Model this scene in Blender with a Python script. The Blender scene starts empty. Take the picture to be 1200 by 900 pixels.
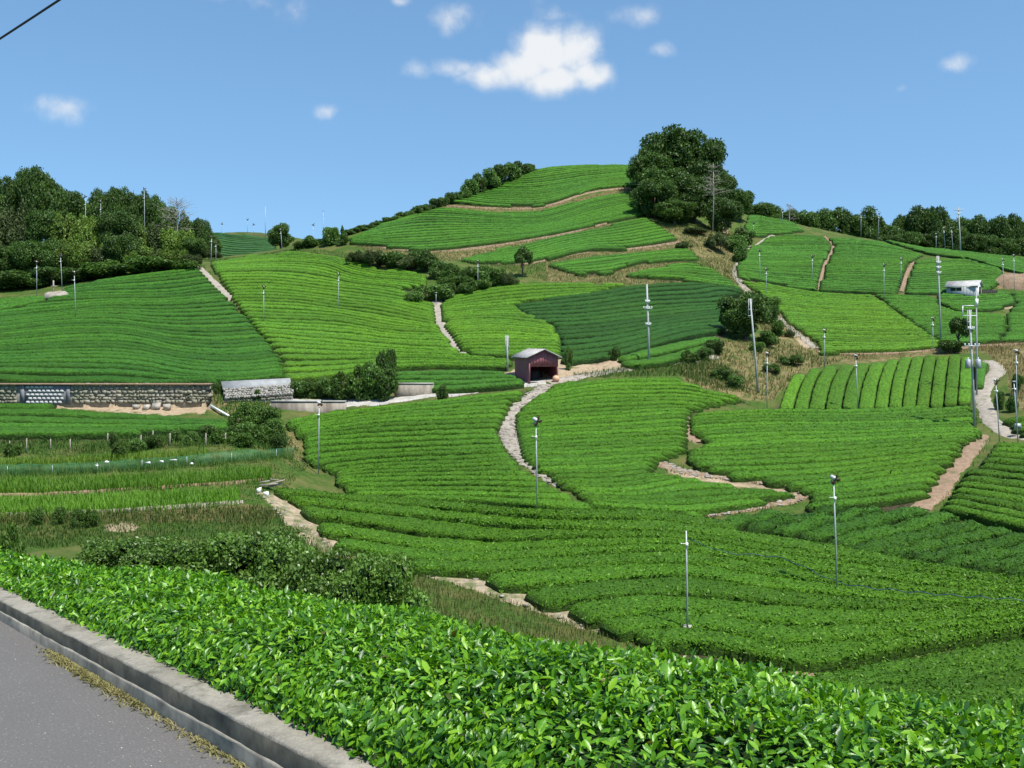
import bpy, math, random
import numpy as np

# ---------------------------------------------------------------- camera, sky, sun, exposure
scene = bpy.context.scene
col = scene.collection
rng = np.random.default_rng(7)
random.seed(7)
F_PX, HORIZON, EYE = 1150.0, 400.0, 1.65          # focal length and horizon row on the 1200 x 900 photograph, eye height
PITCH = math.atan((450.0 - HORIZON) / F_PX)
cam_data = bpy.data.cameras.new('camera')
cam = bpy.data.objects.new('camera', cam_data)
col.objects.link(cam)
cam.location = (0, 0, EYE)
cam.rotation_euler = (math.pi / 2 - PITCH, 0, 0)
cam_data.sensor_width = 36.0
cam_data.lens = 36.0 * F_PX / 1200.0
cam_data.clip_start = 0.05
cam_data.clip_end = 6000.0
scene.camera = cam

SUN_DIR = np.array((0.33, -0.33, 0.885)); SUN_DIR /= np.linalg.norm(SUN_DIR)   # towards the sun
sun_data = bpy.data.lights.new('sun', 'SUN')
sun_data.energy = 4.6
sun_data.angle = math.radians(0.53)
sun_data.color = (1.0, 0.955, 0.88)
sun = bpy.data.objects.new('sun', sun_data)
col.objects.link(sun)
from mathutils import Vector, Matrix, Euler
sun.rotation_euler = Vector(SUN_DIR).to_track_quat('Z', 'Y').to_euler()
sun.location = (0, 0, 200)

world = bpy.data.worlds.new('World')
scene.world = world
world.use_nodes = True
wn, wl = world.node_tree.nodes, world.node_tree.links
wn.clear()
w_out = wn.new('ShaderNodeOutputWorld')
w_bg = wn.new('ShaderNodeBackground')
w_sky = wn.new('ShaderNodeTexSky')
w_sky.sky_type = 'NISHITA'
w_sky.sun_disc = False
w_sky.sun_elevation = math.asin(SUN_DIR[2])
w_sky.sun_rotation = math.atan2(SUN_DIR[0], SUN_DIR[1])
w_sky.altitude = 300
w_sky.air_density = 1.0
w_sky.dust_density = 0.25
w_sky.ozone_density = 2.2
w_bg.inputs['Strength'].default_value = 0.118
wl.new(w_bg.outputs[0], w_out.inputs[0])
w_tc = wn.new('ShaderNodeTexCoord')
# look a little higher into the sky so that the low sky keeps the clear summer blue
w_lift = wn.new('ShaderNodeVectorMath'); w_lift.operation = 'MULTIPLY_ADD'
w_lift.inputs[1].default_value = (1, 1, 0.72)
w_lift.inputs[2].default_value = (0, 0, 0.15)
wl.new(w_tc.outputs['Generated'], w_lift.inputs[0])
w_nrm = wn.new('ShaderNodeVectorMath'); w_nrm.operation = 'NORMALIZE'
wl.new(w_lift.outputs[0], w_nrm.inputs[0])
wl.new(w_nrm.outputs[0], w_sky.inputs[0])


def px_dir(u, v):
    x, y = (u - 600.0) / F_PX, (450.0 - v) / F_PX
    d = np.array((x, math.cos(PITCH) + y * math.sin(PITCH), -math.sin(PITCH) + y * math.cos(PITCH)))
    return d / np.linalg.norm(d)


def w_math(op, a, b=None, clamp=False):
    n = wn.new('ShaderNodeMath'); n.operation = op; n.use_clamp = clamp
    for i, s in enumerate((a, b)):
        if s is None:
            continue
        if isinstance(s, (int, float)):
            n.inputs[i].default_value = s
        else:
            wl.new(s, n.inputs[i])
    return n.outputs[0]


# fair weather clouds: puffs at directions of the sky, broken up by noise
w_noise = wn.new('ShaderNodeTexNoise')
w_noise.inputs['Scale'].default_value = 20.0
w_noise.inputs['Detail'].default_value = 9.0
w_noise.inputs['Roughness'].default_value = 0.58
wl.new(w_tc.outputs['Generated'], w_noise.inputs['Vector'])
w_noise2 = wn.new('ShaderNodeTexNoise')
w_noise2.inputs['Scale'].default_value = 60.0
w_noise2.inputs['Detail'].default_value = 6.0
wl.new(w_tc.outputs['Generated'], w_noise2.inputs['Vector'])
puffs = [  # u, v, half width, half height (pixels), density
    (640, 60, 40, 30, 1.2), (676, 58, 32, 32, 1.15), (692, 86, 30, 20, 1.05), (650, 92, 52, 20, 1.0), (612, 80, 46, 22, 1.1), (572, 88, 46, 17, 1.0), (534, 79, 28, 14, .95),
    (644, 12, 24, 20, .5), (668, 18, 30, 12, .42), (489, 82, 24, 14, .5), (541, 22, 36, 18, .55), (524, 34, 14, 16, .38),
    (70, 128, 34, 19, .62), (381, 130, 16, 11, .52), (1118, 75, 22, 13, .55), (778, 58, 18, 11, .5), (740, 18, 40, 16, .42),
    (345, 8, 34, 26, .46), (300, 0, 60, 14, .4), (468, 0, 16, 8, .7), (1055, 103, 12, 8, .36),
    (-300, 60, 70, 30, 1.0), (-700, -80, 120, 50, .9), (1600, 20, 90, 40, 1.0), (1900, 140, 60, 24, .8), (500, -420, 160, 70, .9), (1000, -600, 120, 60, .9),
    (200, -260, 90, 40, .8)]
w_sum = None
for (u, v, hw, hh, dens) in puffs:
    c = px_dir(u, v)
    s = wn.new('ShaderNodeVectorMath'); s.operation = 'SUBTRACT'
    wl.new(w_tc.outputs['Generated'], s.inputs[0]); s.inputs[1].default_value = tuple(c)
    right = np.cross(c, (0, 0, 1)); right /= np.linalg.norm(right)
    up = np.cross(right, c)
    comps = []
    for axis, half in ((right, hw), (up, hh)):
        dn = wn.new('ShaderNodeVectorMath'); dn.operation = 'DOT_PRODUCT'
        wl.new(s.outputs[0], dn.inputs[0]); dn.inputs[1].default_value = tuple(axis * F_PX / half)
        comps.append(w_math('MULTIPLY', dn.outputs['Value'], dn.outputs['Value']))
    r2 = w_math('ADD', comps[0], comps[1])
    front = wn.new('ShaderNodeVectorMath'); front.operation = 'DOT_PRODUCT'
    wl.new(w_tc.outputs['Generated'], front.inputs[0]); front.inputs[1].default_value = tuple(c)
    f = w_math('GREATER_THAN', front.outputs['Value'], 0.0)
    g = w_math('POWER', 2.718, w_math('MULTIPLY', r2, -1.1))
    g = w_math('MULTIPLY', w_math('MULTIPLY', g, dens), f)
    w_sum = g if w_sum is None else w_math('MAXIMUM', w_sum, g)
n1 = w_math('MULTIPLY', w_math('SUBTRACT', w_noise.outputs['Fac'], 0.5), 1.9)
n2 = w_math('MULTIPLY', w_math('SUBTRACT', w_noise2.outputs['Fac'], 0.5), .85)
w_mask = w_math('ADD', w_math('MULTIPLY', w_sum, 1.05), w_math('MULTIPLY', w_math('POWER', w_sum, 0.45), w_math('ADD', n1, n2)))
w_ramp = wn.new('ShaderNodeMapRange'); w_ramp.interpolation_type = 'SMOOTHSTEP'
w_ramp.inputs['From Min'].default_value = 0.20
w_ramp.inputs['From Max'].default_value = 1.15
w_ramp.inputs['To Max'].default_value = 0.97
wl.new(w_mask, w_ramp.inputs['Value'])
w_mix = wn.new('ShaderNodeMix'); w_mix.data_type = 'RGBA'
wl.new(w_ramp.outputs[0], w_mix.inputs[0])
w_tint = wn.new('ShaderNodeMix'); w_tint.data_type = 'RGBA'; w_tint.blend_type = 'MULTIPLY'
w_tint.inputs[0].default_value = 1.0
wl.new(w_sky.outputs[0], w_tint.inputs[6])
w_tint.inputs[7].default_value = (0.84, 1.03, 1.05, 1)
wl.new(w_tint.outputs[2], w_mix.inputs[6])
w_mix.inputs[7].default_value = (5.1, 5.25, 5.4, 1)
wl.new(w_mix.outputs[2], w_bg.inputs[0])

scene.view_settings.view_transform = 'Standard'
scene.view_settings.look = 'None'
scene.view_settings.gamma = 1.0
scene.view_settings.use_curve_mapping = False
scene.view_settings.exposure = 0.55
scene.cycles.max_bounces = 6
scene.cycles.diffuse_bounces = 3
scene.cycles.transparent_max_bounces = 6

# ---------------------------------------------------------------- the lie of the land
def rays(uv):
    uv = np.asarray(uv, float)
    x, y = (uv[:, 0] - 600.0) / F_PX, (450.0 - uv[:, 1]) / F_PX
    return np.stack((x, math.cos(PITCH) + y * math.sin(PITCH), -math.sin(PITCH) + y * math.cos(PITCH)), 1)


def at(u, v, d):
    """the point seen at (u, v), d metres ahead of the eye"""
    r = rays([(u, v)])[0]
    return np.array((0, 0, EYE)) + r * (d / r[1])


# survey points: where on the photograph, how far ahead
SURVEY = [
    # slope below the road, valley track
    (300, 705, 22), (120, 695, 22), (480, 735, 26), (20, 690, 26), (0, 635, 57), (150, 632, 58), (280, 624, 62),
    (340, 600, 70), (400, 645, 63), (480, 668, 59), (600, 700, 54.5), (680, 730, 51), (745, 750, 48.5), (850, 775, 46), (960, 785, 45.5), (1100, 765, 47), (1200, 748, 48),
    (1200, 830, 38), (1000, 830, 38), (800, 800, 42),
    # paddies and left terraces
    (0, 603, 66), (150, 598, 66), (290, 590, 69), (0, 580, 72), (150, 574, 73), (290, 568, 74), (0, 560, 78), (150, 555, 79), (310, 548, 81),
    (0, 535, 84), (150, 530, 85), (310, 525, 86), (0, 515, 92), (200, 510, 92), (0, 480, 102), (120, 482, 102), (250, 490, 98), (320, 500, 95),
    (0, 451, 106), (120, 453, 106), (235, 456, 105), (300, 452, 107), (340, 448, 109), (300, 478, 101), (400, 478, 102), (490, 470, 103),
    # middle field
    (373, 555, 88), (345, 530, 91), (400, 585, 80), (500, 590, 76), (632, 604, 68), (600, 550, 79), (500, 540, 86), (450, 505, 94), (580, 500, 92), (600, 465, 101),
    (640, 452, 104), (630, 447, 106), (700, 448, 106), (790, 446, 108), (700, 500, 93), (720, 550, 81), (800, 520, 90), (800, 560, 80), (760, 600, 71), (700, 650, 62),
    (600, 640, 66), (500, 640, 67), (820, 605, 72), (900, 600, 74), (940, 585, 77), (860, 570, 79), (830, 690, 56), (980, 697, 55), (1100, 690, 55), (1200, 690, 55),
    (900, 650, 62), (1000, 645, 64), (1100, 650, 63.5), (1200, 645, 64), (1090, 600, 73), (1200, 620, 68), (1000, 560, 82), (1140, 520, 90), (1200, 525, 88),
    (900, 520, 92), (1000, 505, 97), (900, 482, 105), (1004, 482, 106), (1140, 475, 106), (1160, 500, 97), (1200, 515, 92), (1200, 480, 100), (1060, 440, 117), (960, 440, 117), (1140, 425, 122),
    (880, 470, 107), (830, 460, 107), (870, 440, 114), (1180, 440, 115), (1170, 420, 124),
    # lane behind the block field, right slope
    (960, 416, 131), (1050, 414, 131), (1100, 410, 132), (1180, 404, 133), (1260, 400, 134), (930, 400, 136), (900, 370, 152), (870, 345, 167), (1000, 375, 152), (1100, 370, 154),
    (1180, 370, 155), (960, 345, 172), (1060, 348, 169), (1130, 347, 169), (1190, 345, 170), (1260, 345, 170), (900, 320, 186), (980, 310, 192), (1060, 318, 186), (1130, 312, 190), (1200, 322, 184), (1260, 322, 185),
    (890, 290, 214), (970, 280, 224), (1040, 285, 218), (1100, 297, 208), (1200, 305, 204), (1290, 308, 202), (880, 254, 252), (930, 262, 246), (1080, 291, 222), (1140, 297, 214),
    # hill flank with the lane
    (865, 318, 184), (870, 298, 200), (850, 280, 204), (800, 268, 206), (850, 340, 164), (900, 345, 170), (850, 410, 124), (800, 425, 117), (870, 425, 121),
    # centre hill
    (560, 420, 118), (660, 425, 115), (720, 425, 115), (760, 428, 114), (840, 400, 126), (650, 390, 131), (720, 385, 133), (780, 380, 136), (600, 385, 134), (520, 370, 145), (540, 405, 124),
    (560, 345, 156), (620, 338, 159), (700, 345, 155), (780, 340, 158), (840, 342, 160), (690, 325, 168), (620, 322, 168), (560, 318, 170), (500, 335, 160), (510, 352, 154),
    (740, 316, 175), (800, 314, 178), (840, 318, 180), (680, 310, 178), (740, 300, 186), (800, 300, 188), (700, 296, 188), (630, 300, 184), (560, 306, 182), (500, 305, 178), (430, 300, 182),
    (790, 285, 195), (740, 272, 202), (640, 284, 195), (560, 290, 192), (700, 266, 207), (450, 288, 192), (560, 265, 208), (480, 270, 204), (640, 262, 212), (740, 248, 218), (700, 245, 220),
    (540, 240, 226), (640, 242, 224), (735, 224, 234), (600, 225, 238), (680, 215, 242), (640, 200, 254), (690, 196, 258), (740, 196, 258), (760, 215, 245),
    # left ridge of the centre hill, saddle
    (410, 278, 202), (440, 266, 212), (520, 240, 230), (400, 285, 198), (350, 296, 196), (380, 302, 188), (300, 305, 188), (260, 312, 178),
    # left hill
    (400, 440, 115), (465, 432, 117), (530, 430, 116), (450, 400, 130), (500, 400, 128), (380, 400, 131), (330, 420, 121), (310, 385, 139), (390, 365, 149), (460, 360, 148), (400, 335, 165), (480, 340, 158),
    (320, 340, 161), (270, 355, 153), (240, 330, 164), (230, 316, 171), (200, 345, 158), (140, 335, 160), (90, 340, 158), (90, 378, 138), (160, 380, 139), (230, 390, 135), (280, 400, 131),
    (30, 372, 143), (0, 372, 142), (0, 400, 127), (100, 410, 122), (200, 420, 119), (290, 430, 116), (0, 430, 113), (60, 352, 152), (20, 352, 158), (-80, 370, 145), (-80, 440, 110), (-80, 550, 80), (-60, 600, 68),
]
EXTRA = [  # x, y, z: behind the crests, beside the frame, round the road
    (0, 310, 34), (35, 300, 38), (60, 300, 36), (-30, 290, 30), (-60, 290, 24), (0, 420, 8), (90, 330, 22), (150, 330, 10), (80, 290, 26), (120, 275, 20), (165, 270, 16), (100, 400, 2),
    (-112, 300, 22), (-94, 350, 40.5), (-74, 350, 38.5), (-112, 350, 39), (-82, 305, 27), (-100, 310, 28), (-85, 430, 20), (-90, 265, 21), (-75, 262, 20), (-60, 250, 18),
    (-120, 225, 25), (-100, 220, 22), (-85, 205, 18.5), (-100, 190, 15), (-80, 185, 14.5), (-110, 175, 12), (-140, 215, 24), (-140, 180, 14), (-90, 240, 22), (-150, 260, 26), (-200, 220, 22), (-200, 150, 8), (-150, 110, -2), (-150, 70, -8),
    (-60, 60, -10), (-60, 30, -8.5), (-80, 10, -4), (-40, 44, -10), (40, 20, -9), (80, 30, -14), (80, 60, -11), (110, 90, -6), (110, 130, 2), (150, 180, 12), (180, 120, 0), (180, 220, 16), (250, 150, 0), (150, 40, -10),
    (-20, 18, -5.2), (0, 16, -5), (15, 14, -5.5), (-30, -20, 2), (0, -20, 3), (30, -20, 1), (0, -60, 8), (60, -60, 6), (-60, -60, 8),
    (-300, 0, 0), (-300, 300, 15), (300, 0, 0), (300, 300, 5), (0, -300, 10), (0, 600, 0), (-300, 600, 0), (300, 600, 0), (-300, -300, 0), (300, -300, 0)]
pts = [at(*s) for s in SURVEY] + [np.array(e, float) for e in EXTRA]
P = np.array(pts)
CX = P[:, :2] / 100.0


def kern(r2):
    return np.where(r2 > 1e-12, r2 * np.log(np.maximum(r2, 1e-12)), 0.0)


nP = len(P)
A = np.zeros((nP + 3, nP + 3))
A[:nP, :nP] = kern(((CX[:, None] - CX[None]) ** 2).sum(2)) + np.eye(nP) * 2.0e-4
A[:nP, nP:] = np.c_[np.ones(nP), CX]
A[nP:, :nP] = A[:nP, nP:].T
coef = np.linalg.solve(A, np.r_[P[:, 2], 0, 0, 0])
GX0, GX1, GY0, GY1, GS = -340.0, 340.0, -120.0, 560.0, 1.25
gx = np.arange(GX0, GX1 + .1, GS); gy = np.arange(GY0, GY1 + .1, GS)
GZ = np.zeros((len(gy), len(gx)))
for j, yy in enumerate(gy):
    q = np.c_[gx, np.full(len(gx), yy)] / 100.0
    GZ[j] = kern(((q[:, None] - CX[None]) ** 2).sum(2)) @ coef[:nP] + coef[nP] + q @ coef[nP + 1:]

# the kerb runs along x + y = KERB_C in front of the eye; the road lies on the near side of it
KERB_C, S2 = 2.71, math.sqrt(2.0)


def smooth(a, b, x):
    t = np.clip((x - a) / (b - a), 0, 1)
    return t * t * (3 - 2 * t)


def ground(x, y):
    x = np.asarray(x, float); y = np.asarray(y, float)
    fx = np.clip((x - GX0) / GS, 0, len(gx) - 1.001); fy = np.clip((y - GY0) / GS, 0, len(gy) - 1.001)
    i = fx.astype(int); j = fy.astype(int); a = fx - i; b = fy - j
    z = (GZ[j, i] * (1 - a) + GZ[j, i + 1] * a) * (1 - b) + (GZ[j + 1, i] * (1 - a) + GZ[j + 1, i + 1] * a) * b
    s = (x + y - KERB_C) / S2                                   # metres beyond the kerb
    al = (x - y) / S2
    left = smooth(-6.5, -11.0, al)                              # past the end of the hedge the bank drops away
    near = np.where(s < 0.35, -0.05, -0.05 - (0.30 + 0.55 * left) * (s - 0.35))
    near = np.where(s < -6, -0.05 + 0.25 * (-6 - s), near)
    w = np.where(s > 0, smooth(3.0, 12.0, s) * (1 - left) + smooth(1.5, 6.0, s) * left, 0) + smooth(-8.0, -25.0, s)
    rad = np.hypot(x, y - 60)
    z = near * (1 - w) + z * w
    # the terrace below the stone wall is cut level into the slope
    cut = np.interp(y, [88, 92, 105.5, 105.6], [0, -7.3, -5.3, 0])
    z = np.where((y > 90) & (y < 105.5) & (x < -31.5) & (x > -90), np.minimum(z, cut), z)
    return z * (1 - smooth(380, 560, rad)) - 6.0 * smooth(380, 560, rad)


DS = np.concatenate((np.arange(6, 140, 0.35), np.arange(140, 480, 0.6)))


def drop(uv, h=0.0, dmin=12.0, dmax=480.0):
    """world x, y, z of the photograph points uv on the land (plus h metres)"""
    r = rays(uv); r = r / r[:, 1:2]
    ds = DS[(DS >= dmin) & (DS <= dmax)]
    out = np.zeros((len(r), 3))
    X = r[:, 0:1] * ds; Z = EYE + r[:, 2:3] * ds
    gap = Z - ground(X, np.broadcast_to(ds, X.shape)) - h
    for k in range(len(r)):
        g = gap[k]
        hit = np.nonzero((g[1:] <= 0) & (g[:-1] > 0))[0]
        if len(hit):
            i = hit[0]; t = g[i] / (g[i] - g[i + 1]); d = ds[i] + t * (ds[i + 1] - ds[i])
        else:
            d = ds[np.argmin(np.abs(g))]
        out[k] = (r[k, 0] * d, d, 0)
    out[:, 2] = ground(out[:, 0], out[:, 1])
    return out


def resample(pl, n):
    pl = np.asarray(pl, float)
    seg = np.r_[0, np.cumsum(np.hypot(*np.diff(pl, axis=0).T))]
    t = np.linspace(0, seg[-1], n)
    # Catmull-Rom through the points, so that drawn curves bend softly
    idx = np.clip(np.searchsorted(seg, t, 'right') - 1, 0, len(pl) - 2)
    u = ((t - seg[idx]) / np.maximum(seg[idx + 1] - seg[idx], 1e-9))[:, None]
    p0 = pl[np.maximum(idx - 1, 0)]; p1 = pl[idx]; p2 = pl[idx + 1]; p3 = pl[np.minimum(idx + 2, len(pl) - 1)]
    l0 = np.linalg.norm(p1 - p0, axis=1, keepdims=True); l1 = np.linalg.norm(p2 - p1, axis=1, keepdims=True); l2 = np.linalg.norm(p3 - p2, axis=1, keepdims=True)
    m1 = np.where(l0 > 1e-9, ((p1 - p0) / np.maximum(l0, 1e-9) + (p2 - p1) / l1) / 2, (p2 - p1) / l1) * l1
    m2 = np.where(l2 > 1e-9, ((p3 - p2) / np.maximum(l2, 1e-9) + (p2 - p1) / l1) / 2, (p2 - p1) / l1) * l1
    return (2 * u**3 - 3 * u**2 + 1) * p1 + (u**3 - 2 * u**2 + u) * m1 + (-2 * u**3 + 3 * u**2) * p2 + (u**3 - u**2) * m2


def densify(poly, step):
    poly = np.asarray(poly, float); out = []
    for a, b in zip(poly, np.roll(poly, -1, 0)):
        n = max(1, int(np.hypot(*(b - a)) / step))
        out += [a + (b - a) * k / n for k in range(n)]
    return np.array(out)


def inside(x, y, poly):
    x = np.asarray(x, float); y = np.asarray(y, float)
    r = np.zeros(x.shape, bool)
    ok = (x >= poly[:, 0].min()) & (x <= poly[:, 0].max()) & (y >= poly[:, 1].min()) & (y <= poly[:, 1].max())
    xs, ys = x[ok], y[ok]
    c = np.zeros(xs.shape, bool)
    for (x1, y1), (x2, y2) in zip(poly, np.roll(poly, -1, 0)):
        if y1 == y2:
            continue
        m = (y1 > ys) != (y2 > ys)
        c ^= m & (xs < (x2 - x1) * (ys - y1) / (y2 - y1) + x1)
    r[ok] = c
    return r


def vnoise(x, y, seed=0):
    """cheap smooth 2-d noise in -1..1"""
    r = np.random.default_rng(seed)
    n = 0
    for k in range(5):
        a = r.uniform(0, 6.283); f = r.uniform(.6, 1.7); ph = r.uniform(0, 6.283); ph2 = r.uniform(0, 6.283)
        n = n + np.sin((x * math.cos(a) + y * math.sin(a)) * f * 1.0 + ph + 1.3 * np.sin((y * math.cos(a) - x * math.sin(a)) * f * .7 + ph2))
    return n / 3.2


# ---------------------------------------------------------------- mesh and object helpers
def mesh_np(name, verts, faces, mats, smooth_shade=False, mat_index=None):
    """faces: (n, k) int array of equal polygons, or a list of such arrays"""
    me = bpy.data.meshes.new(name)
    verts = np.asarray(verts, np.float32)
    fl = faces if isinstance(faces, list) else [faces]
    fl = [np.asarray(f, np.int32) for f in fl if len(f)]
    me.vertices.add(len(verts)); me.vertices.foreach_set('co', verts.ravel())
    loops = np.concatenate([f.ravel() for f in fl])
    sizes = np.concatenate([np.full(len(f), f.shape[1]) for f in fl])
    me.loops.add(len(loops)); me.loops.foreach_set('vertex_index', loops)
    me.polygons.add(len(sizes))
    me.polygons.foreach_set('loop_start', (np.cumsum(sizes) - sizes).astype(np.int32))
    me.polygons.foreach_set('loop_total', sizes.astype(np.int32))
    if smooth_shade is not False:
        sm = np.full(len(sizes), True) if smooth_shade is True else smooth_shade
        me.polygons.foreach_set('use_smooth', sm)
    if mat_index is not None:
        me.polygons.foreach_set('material_index', np.asarray(mat_index, np.int32))
    for m in (mats if isinstance(mats, (list, tuple)) else [mats]):
        me.materials.append(m)
    me.update(calc_edges=True)
    return me


def link(name, data, parent=None, loc=None):
    o = bpy.data.objects.new(name, data)
    col.objects.link(o)
    if parent is not None:
        o.parent = parent
    if loc is not None:
        o.location = loc
    return o


def tag(o, label=None, cat=None, group=None, kind=None):
    if label: o['label'] = label
    if cat: o['category'] = cat
    if group: o['group'] = group
    if kind: o['kind'] = kind
    return o


def empty(name, loc, label=None, cat=None, group=None, rz=0.0):
    e = bpy.data.objects.new(name, None)
    col.objects.link(e); e.location = loc; e.rotation_euler = (0, 0, rz)
    e.empty_display_size = 0.3
    return tag(e, label, cat, group)


class MB:
    """collects boxes, tubes and sheets into one mesh"""
    def __init__(s): s.v = []; s.q = []; s.t = []; s.n = 0
    def add(s, v, q=(), t=()):
        v = np.asarray(v, float); s.v.append(v)
        if len(q): s.q.append(np.asarray(q) + s.n)
        if len(t): s.t.append(np.asarray(t) + s.n)
        s.n += len(v)
    def box(s, c, size, rot=None):
        h = np.array(size) / 2
        v = np.array([(x, y, z) for x in (-1, 1) for y in (-1, 1) for z in (-1, 1)]) * h
        if rot is not None: v = v @ np.array(rot).T
        s.add(v + np.array(c), [(0, 1, 3, 2), (4, 6, 7, 5), (0, 4, 5, 1), (2, 3, 7, 6), (0, 2, 6, 4), (1, 5, 7, 3)])
    def prism(s, poly, depth_vec):
        """closed prism: polygon (n,3) swept along depth_vec"""
        p = np.asarray(poly, float); n = len(p)
        v = np.r_[p, p + np.asarray(depth_vec)]
        base = s.n
        s.add(v, [(i, (i + 1) % n, n + (i + 1) % n, n + i) for i in range(n)])
        tri = [(0, i + 1, i) for i in range(1, n - 1)] + [(n, n + i, n + i + 1) for i in range(1, n - 1)]
        s.t.append(np.asarray(tri) + base)
    def tube(s, pts, radii, k=8, cap=True):
        pts = np.asarray(pts, float); m = len(pts)
        radii = np.broadcast_to(np.asarray(radii, float), (m,))
        tan = np.gradient(pts, axis=0); tan /= np.maximum(np.linalg.norm(tan, axis=1, keepdims=True), 1e-9)
        ref = np.array((0, 0, 1.0)) if abs(tan[0][2]) < .9 else np.array((1.0, 0, 0))
        v = []
        a = np.arange(k) * 2 * math.pi / k
        for i in range(m):
            e1 = np.cross(tan[i], ref); e1 /= max(np.linalg.norm(e1), 1e-9); e2 = np.cross(tan[i], e1)
            v.append(pts[i] + radii[i] * (np.cos(a)[:, None] * e1 + np.sin(a)[:, None] * e2))
        q = [(i * k + j, i * k + (j + 1) % k, (i + 1) * k + (j + 1) % k, (i + 1) * k + j) for i in range(m - 1) for j in range(k)]
        base = s.n
        s.add(np.concatenate(v), q)
        if cap:
            tri = [(0, j + 1, j) for j in range(1, k - 1)] + [((m - 1) * k, (m - 1) * k + j, (m - 1) * k + j + 1) for j in range(1, k - 1)]
            s.t.append(np.asarray(tri) + base)
    def ball(s, c, r, n=8, m=6):
        r = np.broadcast_to(np.asarray(r, float), (3,))
        v = [(0, 0, 1)]
        for i in range(1, m):
            th = math.pi * i / m
            v += [(math.sin(th) * math.cos(2 * math.pi * j / n), math.sin(th) * math.sin(2 * math.pi * j / n), math.cos(th)) for j in range(n)]
        v.append((0, 0, -1))
        q = [(1 + i * n + j, 1 + (i + 1) * n + j, 1 + (i + 1) * n + (j + 1) % n, 1 + i * n + (j + 1) % n) for i in range(m - 2) for j in range(n)]
        e = 1 + (m - 2) * n
        t = [(0, 1 + j, 1 + (j + 1) % n) for j in range(n)] + [(len(v) - 1, e + (j + 1) % n, e + j) for j in range(n)]
        s.add(np.array(v) * r + np.array(c), q, t)
    def mesh(s, name, mat, smooth_shade=False):
        fl = []
        if s.q: fl.append(np.concatenate(s.q))
        if s.t: fl.append(np.concatenate(s.t))
        return mesh_np(name, np.concatenate(s.v), fl, mat, smooth_shade)
    def build(s, name, mat, parent=None, smooth_shade=False, loc=None):
        return link(name, s.mesh(name, mat, smooth_shade), parent, loc)


# ---------------------------------------------------------------- materials
def new_mat(name):
    m = bpy.data.materials.new(name); m.use_nodes = True
    nt = m.node_tree
    return m, nt.nodes, nt.links, nt.nodes['Principled BSDF']


def nd(nodes, kind, **kw):
    n = nodes.new(kind)
    for k, v in kw.items():
        if k in n.inputs: n.inputs[k].default_value = v
        else: setattr(n, k, v)
    return n


def mixc(nodes, links, fac, a, b, blend='MIX'):
    n = nodes.new('ShaderNodeMix'); n.data_type = 'RGBA'; n.blend_type = blend
    for i, s in ((0, fac), (6, a), (7, b)):
        if isinstance(s, (int, float)): n.inputs[i].default_value = s
        elif isinstance(s, tuple): n.inputs[i].default_value = s if len(s) == 4 else (*s, 1)
        else: links.new(s, n.inputs[i])
    return n.outputs[2]


def ramp(nodes, links, val, lo, hi, a=0.0, b=1.0):
    n = nodes.new('ShaderNodeMapRange')
    n.inputs['From Min'].default_value = lo; n.inputs['From Max'].default_value = hi
    n.inputs['To Min'].default_value = a; n.inputs['To Max'].default_value = b
    links.new(val, n.inputs['Value'])
    return n.outputs[0]


def noise(nodes, links, scale, detail=4.0, rough=0.55, vec=None):
    n = nd(nodes, 'ShaderNodeTexNoise', Scale=scale, Detail=detail, Roughness=rough)
    if vec is None:
        g = nodes.new('ShaderNodeNewGeometry'); vec = g.outputs['Position']
    links.new(vec, n.inputs['Vector'])
    return n.outputs['Fac']


def bump(nodes, links, bsdf, height, strength=0.5, dist=0.05):
    b = nd(nodes, 'ShaderNodeBump', Strength=strength, Distance=dist)
    links.new(height, b.inputs['Height']); links.new(b.outputs[0], bsdf.inputs['Normal'])


def plain(name, colr, rough=0.6, metal=0.0, var=0.25, scale=3.0, spec=0.4):
    m, n, l, b = new_mat(name)
    f = noise(n, l, scale, 6)
    dark = tuple(c * (1 - var) for c in colr); lite = tuple(min(1, c * (1 + var)) for c in colr)
    l.new(mixc(n, l, ramp(n, l, f, .3, .7), dark, lite), b.inputs['Base Color'])
    b.inputs['Roughness'].default_value = rough; b.inputs['Metallic'].default_value = metal
    b.inputs['Specular IOR Level'].default_value = spec
    return m


def leaf_mat(name, c1, c2, trans=0.3, rough=0.5, spec=0.4, patch=0.12, flower=None):
    """leaves: each leaf its own shade between c1 and c2, some light passes through"""
    m, n, l, b = new_mat(name)
    g = n.new('ShaderNodeNewGeometry')
    c = mixc(n, l, g.outputs['Random Per Island'], c1, c2)
    pt = noise(n, l, patch, 3, vec=g.outputs['Position'])
    c = mixc(n, l, ramp(n, l, pt, .35, .65), c, mixc(n, l, 1.0, c, (.74, .80, .68), 'MULTIPLY'))
    oi = n.new('ShaderNodeObjectInfo')
    hsv = nd(n, 'ShaderNodeHueSaturation')
    l.new(ramp(n, l, oi.outputs['Random'], 0, 1, .78, 1.18), hsv.inputs['Value']); l.new(c, hsv.inputs['Color'])
    c = hsv.outputs[0]
    l.new(c, b.inputs['Base Color'])
    b.inputs['Roughness'].default_value = rough; b.inputs['Specular IOR Level'].default_value = spec
    t = n.new('ShaderNodeBsdfTranslucent'); l.new(mixc(n, l, 1.0, c, (1.25, 1.3, .55), 'MULTIPLY'), t.inputs['Color'])
    ms = nd(n, 'ShaderNodeMixShader', Fac=trans)
    l.new(b.outputs[0], ms.inputs[1]); l.new(t.outputs[0], ms.inputs[2])
    l.new(ms.outputs[0], n['Material Output'].inputs[0])
    return m


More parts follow.
